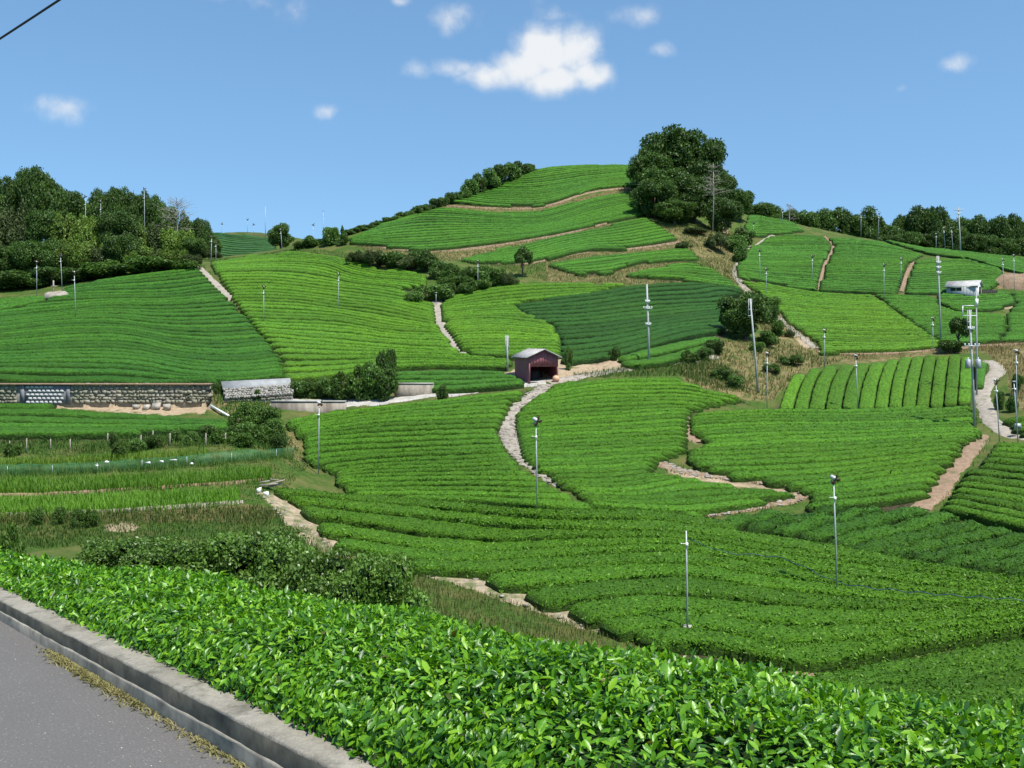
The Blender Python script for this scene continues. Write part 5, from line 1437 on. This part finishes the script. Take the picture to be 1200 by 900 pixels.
root = tag(MB.build.__get__((lambda q: (q.box((0, 0, .3), (.42, .4, .9)), q)[1])(MB()))('concrete_block', G['concrete'], None, False, tuple(p + np.array((-.1, -.45, 0)))), 'square concrete block at the foot of the fanless valley pole', 'block')
q = pole_base(1194, 508, None, .3, 110)
tag(MB.build.__get__((lambda w: (w.box((0, 0, 0), (.5, .3, .55)), w.box((0, -.17, .05), (.4, .04, .35)), w)[2])(MB()))('control_box', G['galv'], None, False, tuple(q + np.array((-.25, -.25, 1.0)))), 'grey control box fixed low on the pole at the right edge', 'box')

# ---------------------------------------------------------------- cables and hose
mb = MB(); a, b_ = at(-300, 224, 22), at(330, -176, 9); tt = np.linspace(0, 1, 24)[:, None]
mb.tube(a + (b_ - a) * tt - np.array((0, 0, 1)) * (.15 * 4 * tt * (1 - tt)), .014, 6)
tag(mb.build('power_cable', G['black'], None, True), 'black overhead cable crossing the top left corner of the sky', 'cable')
hp = drop(resample([(806, 633), (850, 648), (915, 655), (985, 684), (1060, 694), (1130, 700), (1215, 705)], 60), .8, 12, 70)
mb = MB(); mb.tube(np.c_[hp[:, :2], ground(hp[:, 0], hp[:, 1]) + .86 + .06 * np.sin(np.arange(60) * 1.3)], .022, 5)
tag(mb.build('water_hose', plain('blue_hose', (.03, .07, .12), .5, 0, .1, 3), None, True), 'thin dark blue hose lying across the tea rows on the valley floor', 'hose')

# ---------------------------------------------------------------- rice strips, net, stakes, litter
def scatter_poly(wp, n, r):
    lo, hi = wp.min(0), wp.max(0); out = []
    while sum(map(len, out)) < n:
        q = r.uniform(lo, hi, (n * 2, 2)); out.append(q[inside(q[:, 0], q[:, 1], wp)])
        if not len(out[-1]): break
    return np.concatenate(out)[:n] if out else np.zeros((0, 2))


def grass(name, poly, dens, hgt, wid, mat, label, cat=None, h=0.0, dmin=12, dmax=480, cap=60000, lean=.4, keep_out=True, patch=0.0, world_poly=None, kind='stuff'):
    wp = px_poly(poly, h, dmin, dmax) if world_poly is None else world_poly
    r = np.random.default_rng(sum(map(ord, label)))
    area = abs(np.sum(wp[:, 0] * np.roll(wp[:, 1], -1) - wp[:, 1] * np.roll(wp[:, 0], -1))) / 2
    q = scatter_poly(wp, int(min(cap, max(40, area * dens))), r)
    if keep_out:
        bad = np.zeros(len(q), bool)
        for f in FIELD_POLYS: bad |= inside(q[:, 0], q[:, 1], f)
        q = q[~bad]
    if patch: q = q[vnoise(q[:, 0] * .5, q[:, 1] * .5, 21) + r.normal(size=len(q)) * .3 > patch - .6]
    if not len(q): return None
    P_ = np.c_[q, ground(q[:, 0], q[:, 1]) - .03]
    v, f4, f3 = blades(len(P_), P_, hgt, wid, r, lean)
    o = link(name, mesh_np(name, v, [f4, f3], mat))
    return tag(o, label, cat, kind=kind)


GR = {'rice': leaf_mat('rice_blades', (.100, .250, .018), (.190, .360, .036), .3, .5, .3, .3),
      'rice2': leaf_mat('rice_blades_yellow', (.130, .255, .020), (.220, .360, .040), .3, .5, .3, .3),
      'weed': leaf_mat('weed_blades', (.035, .095, .014), (.105, .190, .030), .3, .6, .3, .4),
      'dry': leaf_mat('dry_blades', (.150, .115, .050), (.340, .270, .140), .25, .8, .2, .5),
      'mixed': leaf_mat('mixed_blades', (.060, .110, .020), (.190, .190, .065), .25, .7, .2, .6)}
grass('rice_strip', [(-170, 562), (60, 561), (190, 556), (318, 548), (318, 560), (190, 569), (60, 576), (-170, 579)], 130, .75, .04, GR['rice'], 'upper strip of tall bright green rice with a square right end', h=.3, keep_out=False, dmin=55, dmax=110)
grass('rice_strip', [(-170, 586), (60, 583), (190, 577), (280, 573), (283, 587), (190, 594), (60, 601), (-170, 604)], 130, .75, .04, GR['rice'], 'lower strip of tall bright green rice above the concrete kerb', h=.3, keep_out=False, dmin=55, dmax=110)
grass('rice_strip', [(-170, 538), (60, 537), (190, 529), (242, 525), (242, 531), (190, 537), (60, 545), (-170, 547)], 80, .6, .035, GR['rice2'], 'yellowish rice strip beside the vegetable plot', h=.2, keep_out=False, dmin=55, dmax=110)
grass('rice_strip', [(-170, 548), (60, 548), (190, 540), (345, 528), (345, 536), (190, 549), (60, 557), (-170, 558)], 70, .55, .035, GR['weed'], 'green crop strip under the netting', h=.2, keep_out=False, dmin=55, dmax=110)
grass('weeds', [(-170, 512), (130, 512), (220, 505), (290, 500), (330, 515), (350, 530), (240, 524), (60, 535), (-170, 537)], 34, .45, .06, GR['weed'], 'weeds of the vegetable plot below the low tea field', dmin=55, patch=.2)
grass('weeds', [(240, 455), (330, 462), (330, 500), (350, 530), (300, 520), (270, 500), (255, 480)], 34, .5, .07, GR['weed'], 'green weeds covering the gully below the revetment')
grass('dry_grass', [(-170, 604), (150, 602), (300, 594), (335, 602), (315, 616), (150, 614), (-170, 617)], 45, .45, .05, GR['mixed'], 'dry grass on the bank below the rice strips', dmin=50, dmax=75)
grass('weeds', [(-170, 508), (130, 508), (270, 500), (345, 512), (362, 545), (330, 580), (290, 594), (150, 602), (-170, 608)], 40, .18, .05, GR['weed'], 'short grass between the rice strips', dmin=50, dmax=110, cap=45000)
grass('weeds', [(-170, 606), (150, 604), (300, 594), (330, 602), (345, 630), (150, 640), (-170, 645)], 70, .28, .04, GR['weed'], 'green weeds between the rice bank and the glossy bushes', dmin=45, dmax=75, cap=30000)
grass('weeds', [(236, 306), (300, 300), (345, 291), (380, 294), (440, 300), (440, 306), (380, 300), (345, 296), (300, 304), (250, 308)], 12, .4, .09, GR['weed'], 'grass along the saddle above the bright left field', dmin=160, dmax=205)
grass('weeds', [(330, 640), (345, 612), (400, 645), (480, 672), (620, 712), (760, 760), (600, 760), (440, 690)], 40, .40, .035, GR['mixed'], 'rough grass on the slope below the roadside hedge', cap=50000, dmin=30, dmax=70)
grass('dry_grass', [(770, 262), (850, 266), (872, 285), (862, 312), (872, 335), (905, 355), (935, 385), (962, 410), (1000, 420), (940, 436), (905, 470), (880, 470), (830, 462), (800, 445), (800, 425), (840, 400), (900, 400), (860, 335), (820, 300)], 16, .5, .08, GR['mixed'], 'dry grass on the flank bank between the central hill and the right slope', cap=50000, patch=.3)
grass('dry_grass', [(1145, 405), (1200, 400), (1290, 396), (1290, 480), (1200, 485), (1185, 470), (1180, 440), (1165, 422)], 22, .5, .07, GR['dry'], 'dry straw-coloured grass on the bank right of the pale track', patch=.35)
grass('dry_grass', [(412, 284), (520, 291), (600, 283), (700, 263), (760, 252), (822, 302), (870, 336), (735, 334), (640, 330), (560, 308), (440, 302)], 12, .4, .08, GR['mixed'], 'brownish dry grass on the terrace banks of the central hill', cap=30000)
grass('dry_grass', [(515, 241), (640, 242), (740, 219), (745, 225), (700, 233), (640, 249), (515, 247)], 14, .4, .08, GR['dry'], 'dry grass below the crest terrace')
grass('weeds', [(670, 440), (760, 428), (830, 420), (870, 440), (880, 462), (830, 455), (800, 441), (700, 443)], 34, .5, .06, GR['weed'], 'bright weeds along the lane right of the maroon shed')
grass('dry_grass', [(962, 412), (1100, 407), (1215, 400), (1215, 408), (1100, 415), (1000, 424)], 26, .35, .06, GR['dry'], 'dry grass along the lane below the right slope', patch=.35)

net_mat, n, l, b = new_mat('green_net')
l.new(mixc(n, l, noise(n, l, 5, 3), (.03, .13, .05), (.07, .24, .10)), b.inputs['Base Color']); b.inputs['Roughness'].default_value = .6
tr = n.new('ShaderNodeBsdfTransparent'); ms = nd(n, 'ShaderNodeMixShader'); l.new(ramp(n, l, noise(n, l, 1.3, 4), .3, .7, .12, .42), ms.inputs[0])
l.new(tr.outputs[0], ms.inputs[1]); l.new(b.outputs[0], ms.inputs[2]); l.new(ms.outputs[0], n['Material Output'].inputs[0])
npth = drop(resample([(-170, 557), (60, 556), (190, 548), (345, 535)], 50), 0, 55, 100)
root = empty('crop_net', npth[25], 'long low green crop net stretched across the terrace above the upper rice strip', 'net')
c0 = npth[25]; r = np.random.default_rng(8); rows_ = []
for k, (dy, hz) in enumerate(((-.05, .0), (0, .35), (.05, .62), (.5, .78), (1.1, .70))):
    rows_.append(np.c_[npth[:, 0], npth[:, 1] + dy, ground(npth[:, 0], npth[:, 1]) + hz + .07 * r.normal(size=50) * (k > 1)] - c0)
V = np.concatenate(rows_); ii, jj = np.meshgrid(np.arange(4), np.arange(49), indexing='ij'); a = ii * 50 + jj
link('net_sheet', mesh_np('net_sheet', V, np.stack((a, a + 1, a + 51, a + 50), -1).reshape(-1, 4), net_mat, True), root)
for k in range(2, 50, 5):
    mb = MB(); q = npth[k] - c0; mb.tube([q - (0, 0, .2), q + (0, -.02, .75)], .025, 5); mb.build('net_stake', G['galv'], root)
for i, (u, v) in enumerate(((126, 543), (113, 547), (173, 544), (203, 541), (225, 545), (190, 543))):
    q = drop([(u, v)], .6, 12, 100)[0]; mb = MB(); r = np.random.default_rng(i)
    rough_stone(mb, (0, 0, .72), (.5 if i in (2, 3) else .28, .2, .16), r)
    tag(mb.build('plastic_scrap', G['white'], None, False, tuple(q)), 'white plastic scrap on the green net, %s from the left' % ORD[1 + sorted((126, 113, 173, 203, 225, 190)).index(u)], 'scrap', 'white scraps on the net')
stk_u = [(11, 517, 528), (31, 514, 528), (59, 515, 525), (82, 515, 526), (126, 508, 518), (165, 510, 520), (179, 505, 516), (199, 508, 521), (220, 506, 515), (241, 508, 522), (264, 508, 518)]
for i, (u, vt, vb) in enumerate(stk_u):
    q = drop([(u, vb)], .1, 12, 100)[0]; t = at(u, vt, q[1])[2] - q[2]
    mb = MB(); mb.tube([(0, 0, -.3), (.02, 0, t * .5), (.03, .02, t), (.03, .02, t + .04)], (.06, .06, .055, .02), 6)
    tag(mb.build('wooden_stake', G['wood'], None, False, tuple(q)), 'pale wooden stake in the vegetable plot, %s from the left' % ORD[i + 1], 'stake', 'stakes of the vegetable plot')
q = drop([(227, 512)], .2, 12, 100)[0]; mb = MB(); mb.ball((0, 0, .5), (.16, .12, .14), 8, 6); mb.tube([(0, 0, -.1), (0, 0, .4)], .02, 5)
tag(mb.build('red_marker', plain('red_paint', (.55, .03, .02), .5, 0, .1, 3), None, True, tuple(q)), 'small red marker among the stakes of the vegetable plot', 'marker')
pp = drop([(247, 477), (268, 489)], .1, 12, 110); mid = pp.mean(0)
mb = MB(); mb.tube([pp[0] - mid + (0, 0, .25), pp[1] - mid + (0, 0, .25)], .11, 8)
tag(mb.build('drain_pipe', G['white'], None, True, tuple(mid)), 'white drain pipe lying on the bare bank below the stone wall', 'pipe')
q = drop([(320, 574)], .1, 12, 100)[0]; r = np.random.default_rng(3)
root = empty('scrap_heap', q, 'small heap of grey boards and rubbish at the top of the dirt track', 'heap')
for k in range(7):
    mb = MB(); mb.box((0, 0, 0), (r.uniform(.8, 1.7), .16, .05)); o = mb.build('board', G['wood'], root); o.location = (r.uniform(-.6, .6), r.uniform(-.3, .3), .3 + .09 * k); o.rotation_euler = (r.uniform(-.2, .2), r.uniform(-.25, .25), r.uniform(-.6, .6))
for k, (u, v) in enumerate(((303, 576), (312, 580))):
    q = drop([(u, v)], .1, 12, 100)[0]; mb = MB(); rough_stone(mb, (0, 0, .2), (.4, .35, .35), r)
    tag(mb.build('rubbish_bag', G['white'], None, False, tuple(q)), ('white rubbish bag left of the board heap', 'white rubbish bag just below the board heap')[k], 'bag')
for k, (u, v, s) in enumerate(((160, 478, .5), (172, 479, .7), (183, 479, .9), (196, 479, .8))):
    q = drop([(u, v)], .1, 12, 110)[0]; mb = MB(); rough_stone(mb, (0, 0, .35 * s), (1.1 * s, .7, 1.0 * s), r)
    tag(mb.build('boulder', G['stone'], None, False, tuple(q)), 'grey boulder in the row under the stone wall, %s from the left' % ORD[k + 1], 'boulder', 'boulders under the stone wall')
q = at(70, 350, 154); gz = float(ground(q[0], q[1]))
r = np.random.default_rng(12); mb = MB(); mb.ball((0, 0, 0), (2.6, 2.2, 1.0), 14, 8); vv = np.concatenate(mb.v); mb.v = [vv + r.normal(size=vv.shape) * .12]
tag(mb.build('soil_mound', G['track'], None, True, (q[0], q[1], gz - .1)), 'pale bare soil mound on the brow of the left hill, below the wood', 'mound')
q = at(63, 347, 155); root = empty('cross_post', (q[0], q[1], float(ground(q[0], q[1]))), 'short cross-shaped post beside the pale soil mound', 'post')
mb = MB(); mb.box((0, 0, 1.2), (.16, .16, 2.6)); mb.build('upright', G['wood'], root); mb = MB(); mb.box((.1, -.12, 1.6), (.9, .06, .14)); mb.build('crosspiece', G['wood'], root)
q = at(1190, 334, 176); mb = MB(); mb.ball((0, 0, 0), (7.5, 7, 3.6), 24, 12); vv = np.concatenate(mb.v); mb.v = [vv + r.normal(size=vv.shape) * .2]
tag(mb.build('soil_mound', G['soil'], None, True, (q[0] + 2.5, q[1] + 3, float(ground(q[0], q[1])) - 1.3)), 'large bare brown mound at the right edge beside the small white shed', 'mound')

# ---------------------------------------------------------------- road, kerb and the tea hedge beside it
E_A = np.array((1, -1, 0)) / S2          # along the kerb, towards the right
E_P = np.array((1, 1, 0)) / S2           # away from the road
KP = KERB_C / S2
kp = lambda a, p, z: E_A * a + E_P * p + np.array((0, 0, z))
m, n, l, b = new_mat('asphalt')
pos = n.new('ShaderNodeNewGeometry').outputs['Position']
f1 = noise(n, l, 90, 4, .8, pos); f2 = noise(n, l, 1.2, 5, .6, pos); f3 = noise(n, l, 420, 2, .6, pos)
c = mixc(n, l, ramp(n, l, f1, .32, .72), (.082, .078, .072), (.165, .157, .146))
c = mixc(n, l, ramp(n, l, f2, .35, .7, 0, .5), c, (.095, .090, .085))
vor = nd(n, 'ShaderNodeTexVoronoi', Scale=85.0); l.new(pos, vor.inputs['Vector'])
sel = ramp(n, l, vor.outputs['Color'], .72, .76); spk = n.new('ShaderNodeMath'); spk.operation = 'MULTIPLY'; l.new(sel, spk.inputs[0]); l.new(ramp(n, l, vor.outputs['Distance'], .34, .20, 0, .5), spk.inputs[1])
l.new(mixc(n, l, spk.outputs[0], c, (.33, .32, .30)), b.inputs['Base Color'])
b.inputs['Roughness'].default_value = .85; bump(n, l, b, f1, .5, .006)
aa = np.linspace(-60, 60, 121); pp = np.linspace(KP - 5.2, KP + .02, 12)
V = np.array([kp(a, p, 0.0) for a in aa for p in pp]); ii, jj = np.meshgrid(np.arange(120), np.arange(11), indexing='ij'); q = ii * 12 + jj
tag(link('road', mesh_np('road', V, np.stack((q, q + 12, q + 13, q + 1), -1).reshape(-1, 4), m)), kind='structure')

m, n, l, b = new_mat('kerb_concrete')
pos = n.new('ShaderNodeNewGeometry').outputs['Position']
f1 = noise(n, l, 3.0, 7, .65, pos); f2 = noise(n, l, 45, 5, .7, pos); f3 = noise(n, l, 9, 5, .6, pos)
c = mixc(n, l, ramp(n, l, f1, .3, .7), (.19, .172, .130), (.38, .350, .285))
c = mixc(n, l, ramp(n, l, f2, .4, .7, 0, .55), c, (.16, .155, .14))
c = mixc(n, l, ramp(n, l, f3, .50, .68, 0, .75), c, (.080, .078, .055))
l.new(c, b.inputs['Base Color']); b.inputs['Roughness'].default_value = .92; bump(n, l, b, f2, .8, .012)
G['kerb'] = m
G['kerb_stain'] = plain('kerb_algae_stain', (.130, .120, .088), .95, 0, .5, 11)
G['kerb_old'] = plain('kerb_old_course', (.27, .25, .205), .95, 0, .4, 14)
kerb = empty('kerb', kp(-4, KP + .1, 0), 'weathered grey concrete kerb between the road and the tea hedge', 'kerb')
k0 = kp(-4, KP + .1, 0); r = np.random.default_rng(2)
LOWER = [(.0, -.05), (.0, .068), (.003, .076), (.010, .080), (.10, .08)]
UPPER = [(.006, .070), (.008, .158), (.011, .166), (.018, .170), (.165, .172), (.176, .160), (.18, -.05)]
for (nm, prof_, step, off_) in (('kerb_course', LOWER, 5.3, 0.0), ('kerb_cap', UPPER, 7.4, 2.1)):
    for i in range(-2, 7):
        a0, a1 = -18.0 + off_ + i * step, -18.0 + off_ + (i + 1) * step - .004
        na = int(step / .09); V = []; K = len(prof_)
        for a in np.linspace(a0, a1, na):
            sink = .075 * float(smooth(-2.5, -8.0, a))
            wob = .0025 * float(vnoise(np.array(a * 1.7), np.array(1.0), 9))
            for q_, (p, z) in enumerate(prof_):
                V.append(kp(a, KP + p + wob + .0012 * r.normal(), z * (1 - sink / .18 * (z > 0)) + .0012 * r.normal()) - k0)
        ii, jj = np.meshgrid(np.arange(na - 1), np.arange(K - 1), indexing='ij'); q = ii * K + jj
        caps = np.array([list(range(K))[::-1], [(na - 1) * K + t for t in range(K)]])
        mi = np.r_[np.where((jj == 0) & (nm == 'kerb_cap'), 1, 0).ravel(), 0, 0]
        link(nm, mesh_np(nm, np.array(V), [np.stack((q, q + K, q + K + 1, q + 1), -1).reshape(-1, 4), caps], [m if nm == 'kerb_cap' else G['kerb_old'], G['kerb_stain']], False, mi), kerb)
# moss and straw in the gutter
r = np.random.default_rng(31); nM = 16000
a = r.uniform(-9, 0, nM); cl = vnoise(a * 2.6, a * 0, 6) + .35 * r.normal(size=nM)
a = a[cl > .05]; p = KP - np.abs(r.normal(size=len(a))) * .028
P_ = np.stack([kp(x, y, 0) for x, y in zip(a, p)])
v, f4, f3 = blades(len(P_), P_, .018, .008, r, 2.0)
tag(link('gutter_moss', mesh_np('gutter_moss', v, [f4, f3], leaf_mat('moss_blades', (.15, .145, .05), (.32, .28, .13), .2, .8, .2, 2.0))), 'dry moss and straw along the foot of the kerb', kind='stuff')
mb = MB()
for _ in range(160):
    x, y = r.uniform(-9, 0), KP - abs(r.normal()) * .35 - .02; s = r.uniform(.002, .005); mb.ball(kp(x, y, s * .4), (s, s * .8, s * .6), 5, 4)
tag(mb.build('gutter_grit', G['stone']), 'loose grit on the road edge along the kerb', kind='stuff')

# the hedge: a body of wood and shade under a skin of single leaves
A_K = np.array([-14, -11, -8.6, -5.9, -3.8, -2.4, -1.35, 1.5, 6])
W_K = np.array([.5, .55, .68, 1.40, 1.75, 2.05, 2.25, 2.4, 2.4])
ZF_K = np.array([-.95, -.68, -.45, -.16, -.03, .05, .10, .14, .14])
ZN_K = np.array([.00, .04, .08, .19, .28, .32, .35, .37, .37])


def hedge_pt(a, q):
    """a along the kerb, q 0..1 across the hedge from the kerb over the top to its far foot"""
    W = np.interp(a, A_K, W_K); zf = np.interp(a, A_K, ZF_K); zn = np.interp(a, A_K, ZN_K)
    p = KP + .145 + np.where(q < .12, -.05 + .05 * np.cos(q / .12 * 3.1416), 0) * 0 + W * np.where(q < .12, .10 * (q / .12) - .03 * np.sin(q / .12 * 3.1416), .10 + (np.minimum(q, .9) - .12) / .78 * .90) 
    t = np.clip((q - .12) / .78, 0, 1)
    top = zn + .05 * np.sin(t * 3.1416) + (zf - zn) * t ** 1.6
    z = np.where(q < .12, .08 + (zn - .08) * np.sin(q / .12 * 1.5708), top)
    z = np.where(q > .9, zf - (q - .9) / .1 * .75, z)
    z = z + (.04 * vnoise(a * 2.2, p * 2.2, 14) + .035 * vnoise(a * 5.5, p * 5.5, 15)) * smooth(.03, .14, q)
    return np.stack((a / S2 + p / S2, -a / S2 + p / S2, z), -1)


hedge = empty('tea_hedge', kp(-4, KP + 1.0, 0), 'glossy bright green tea hedge along the kerb across the foreground', 'hedge')
h0 = kp(-4, KP + 1.0, 0)
AQ, QQ = np.meshgrid(np.linspace(-14, 6, 180), np.linspace(0, 1, 34), indexing='ij')
Vh = hedge_pt(AQ, QQ); e = 1e-2
dA = hedge_pt(AQ + e, QQ) - hedge_pt(AQ - e, QQ); dQ = hedge_pt(AQ, np.clip(QQ + e, 0, 1)) - hedge_pt(AQ, np.clip(QQ - e, 0, 1))
Nh = np.cross(dA, dQ); Nh /= np.maximum(np.linalg.norm(Nh, axis=-1, keepdims=True), 1e-9)
ii, jj = np.meshgrid(np.arange(179), np.arange(33), indexing='ij'); q = ii * 34 + jj
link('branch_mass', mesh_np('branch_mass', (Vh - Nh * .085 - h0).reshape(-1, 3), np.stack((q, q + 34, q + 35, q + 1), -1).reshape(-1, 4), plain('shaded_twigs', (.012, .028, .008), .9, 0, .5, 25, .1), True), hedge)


def leaf_mesh(curl, fold, seed):
    """unit tea leaf along +x: pointed ellipse, folded on the midrib, tip bent down, edge slightly wavy"""
    r = np.random.default_rng(seed)
    xs = np.array([0, .3, .68, 1.0]); ws = np.array([.02, .185, .185, .0])
    V = []
    for x, w in zip(xs, ws):
        zc = -curl * x * x; wv = r.normal() * .012
        V += [(x, -w, zc + fold * w + wv), (x, 0, zc), (x, w, zc + fold * w - wv)]
    V = np.array(V); Q = []
    for i in range(3):
        for j in range(2):
            Q.append((i * 3 + j, i * 3 + 3 + j, i * 3 + 4 + j, i * 3 + 1 + j))
    return V, np.array(Q)


m, n, l, b = new_mat('tea_leaf')
g = n.new('ShaderNodeNewGeometry'); oi = n.new('ShaderNodeObjectInfo')
rnd = n.new('ShaderNodeMath'); rnd.operation = 'ADD'; l.new(g.outputs['Random Per Island'], rnd.inputs[0]); l.new(oi.outputs['Random'], rnd.inputs[1])
fr = n.new('ShaderNodeMath'); fr.operation = 'FRACT'; l.new(rnd.outputs[0], fr.inputs[0])
cr = n.new('ShaderNodeValToRGB'); l.new(fr.outputs[0], cr.inputs[0])
els = cr.color_ramp.elements; els[0].color = (.14, .11, .03, 1); els[1].color = (.240, .450, .018, 1)
for p_, c_ in ((.003, (.10, .09, .02, 1)), (.006, (.024, .085, .008, 1)), (.25, (.055, .170, .010, 1)), (.6, (.112, .295, .011, 1)), (.85, (.165, .365, .014, 1))):
    x = els.new(p_); x.color = c_
l.new(cr.outputs[0], b.inputs['Base Color']); b.inputs['Roughness'].default_value = .36; b.inputs['Specular IOR Level'].default_value = .55
bump(n, l, b, noise(n, l, 160, 3, .6, g.outputs['Position']), .25, .004)
t_ = n.new('ShaderNodeBsdfTranslucent'); l.new(mixc(n, l, 1.0, cr.outputs[0], (1.5, 1.5, .6), 'MULTIPLY'), t_.inputs['Color'])
ms = nd(n, 'ShaderNodeMixShader', Fac=.30); l.new(b.outputs[0], ms.inputs[1]); l.new(t_.outputs[0], ms.inputs[2]); l.new(ms.outputs[0], n['Material Output'].inputs[0])
G['tea_leaf'] = m
VAR = [leaf_mesh(c_, f_, i) for i, (c_, f_) in enumerate(((.15, .35), (.30, .5), (.05, .25), (.42, .4), (.22, .7), (-.08, .45)))]
r = np.random.default_rng(77); NL = 134000
a = np.r_[r.uniform(-13, 4, NL // 3), r.uniform(-7.5, 1.5, NL - NL // 3)]
qq = np.clip(np.where(r.random(NL) < .2, r.uniform(0, .14, NL), r.uniform(.04, .95, NL)), 0, 1)
keep = (vnoise(a * 3.1, qq * 6.0, 19) + .25 * vnoise(a * 9, qq * 17, 20) > -.75) | (r.random(NL) < .5)
a, qq = a[keep], qq[keep]; NL = len(a)
base_p = hedge_pt(a, qq)
dA = hedge_pt(a + e, qq) - hedge_pt(a - e, qq); dQ = hedge_pt(a, np.clip(qq + e, 0, 1)) - hedge_pt(a, np.clip(qq - e, 0, 1))
N_ = np.cross(dA, dQ); N_ /= np.maximum(np.linalg.norm(N_, axis=1, keepdims=True), 1e-9)
# leaves gather in shoots: each leaf is pulled towards a shoot centre and rises round it
NS = 7000; sh = r.integers(0, NL, NS)
depth = -np.abs(r.normal(size=NL)) * .045 + .03
pos_ = base_p + N_ * depth[:, None]
az = r.uniform(0, 6.283, NL); el = np.clip(r.normal(.30, .55, NL), -.9, 1.35)
side = (qq < .13)
el = np.where(side, r.normal(-.45, .4, NL), el)
ref = np.cross(N_, np.array((.3, .2, .9))); ref /= np.maximum(np.linalg.norm(ref, axis=1, keepdims=True), 1e-9); ref2 = np.cross(N_, ref)
ux = (np.cos(az)[:, None] * ref + np.sin(az)[:, None] * ref2) * np.cos(el)[:, None] + N_ * np.sin(el)[:, None]
ux = np.where(side[:, None], ux * .7 + np.array((-.45, -.45, -.25)), ux); ux /= np.linalg.norm(ux, axis=1, keepdims=True)
upv = N_ + r.normal(size=(NL, 3)) * .5 + np.array((0, 0, .3))
uy = np.cross(upv, ux); uy /= np.maximum(np.linalg.norm(uy, axis=1, keepdims=True), 1e-9)
uz = np.cross(ux, uy)
size = r.uniform(.027, .053, NL) * np.where(r.random(NL) < .06, 1.35, 1)
vi = r.integers(0, len(VAR), NL)
dist = np.linalg.norm(pos_ - np.array((0, 0, EYE)), axis=1)
cz = pos_ - np.array((0, 0, EYE)); fw = cz[:, 1] * math.cos(PITCH) - cz[:, 2] * math.sin(PITCH); uu = cz[:, 0] / fw; vvv = (cz[:, 1] * math.sin(PITCH) + cz[:, 2] * math.cos(PITCH)) / fw
seen = (np.abs(uu) < .50) & (vvv > -.375) & (fw > .5) & (depth > .005)
order = np.argsort(np.where(seen, dist / size * .07, 999))[:300]
single = np.zeros(NL, bool); single[order] = True
Vs, Qs, Ts, off = [], [], [], 0
DIA = [(np.array([(0, 0, 0), (.5, -w_, f_ * w_ - c_ * .25), (.5, 0, -c_ * .25), (.5, w_, f_ * w_ - c_ * .25), (1, 0, -c_)]), np.array([(0, 1, 2), (0, 2, 3), (1, 4, 2), (2, 4, 3)])) for (c_, f_, w_) in ((.15, .35, .21), (.30, .5, .2), (.05, .25, .22), (.42, .4, .2), (.22, .7, .2), (-.08, .45, .21))]
far = (dist > 4.3) & ~single
for k, (lv, lq) in enumerate(VAR):
    idx = np.nonzero((vi == k) & ~single & ~far)[0]
    R = np.stack((ux[idx], uy[idx], uz[idx]), 1)
    P3 = pos_[idx][:, None] + np.einsum('vk,nkj->nvj', lv, R) * size[idx][:, None, None] - h0
    Vs.append(P3.reshape(-1, 3)); Qs.append((lq[None] + (np.arange(len(idx)) * len(lv))[:, None, None]).reshape(-1, 4) + off); off += len(idx) * len(lv)
    dv_, dt_ = DIA[k]; idx = np.nonzero((vi == k) & far)[0]; R = np.stack((ux[idx], uy[idx], uz[idx]), 1)
    P3 = pos_[idx][:, None] + np.einsum('vk,nkj->nvj', dv_, R) * size[idx][:, None, None] - h0
    Vs.append(P3.reshape(-1, 3)); Ts.append((dt_[None] + (np.arange(len(idx)) * 5)[:, None, None]).reshape(-1, 3) + off); off += len(idx) * 5
lo = link('leaves', mesh_np('leaves', np.concatenate(Vs), [np.concatenate(Qs), np.concatenate(Ts)], G['tea_leaf'], True), hedge); lo['kind'] = 'stuff'
one = [mesh_np('leaf', lv, lq, G['tea_leaf'], True) for lv, lq in VAR]
for i in order:
    o = link('leaf', one[vi[i]], hedge)
    M3 = np.eye(4); M3[:3, 0], M3[:3, 1], M3[:3, 2] = ux[i] * size[i], uy[i] * size[i], uz[i] * size[i]; M3[:3, 3] = pos_[i] - h0
    o.matrix_local = Matrix(M3.tolist())
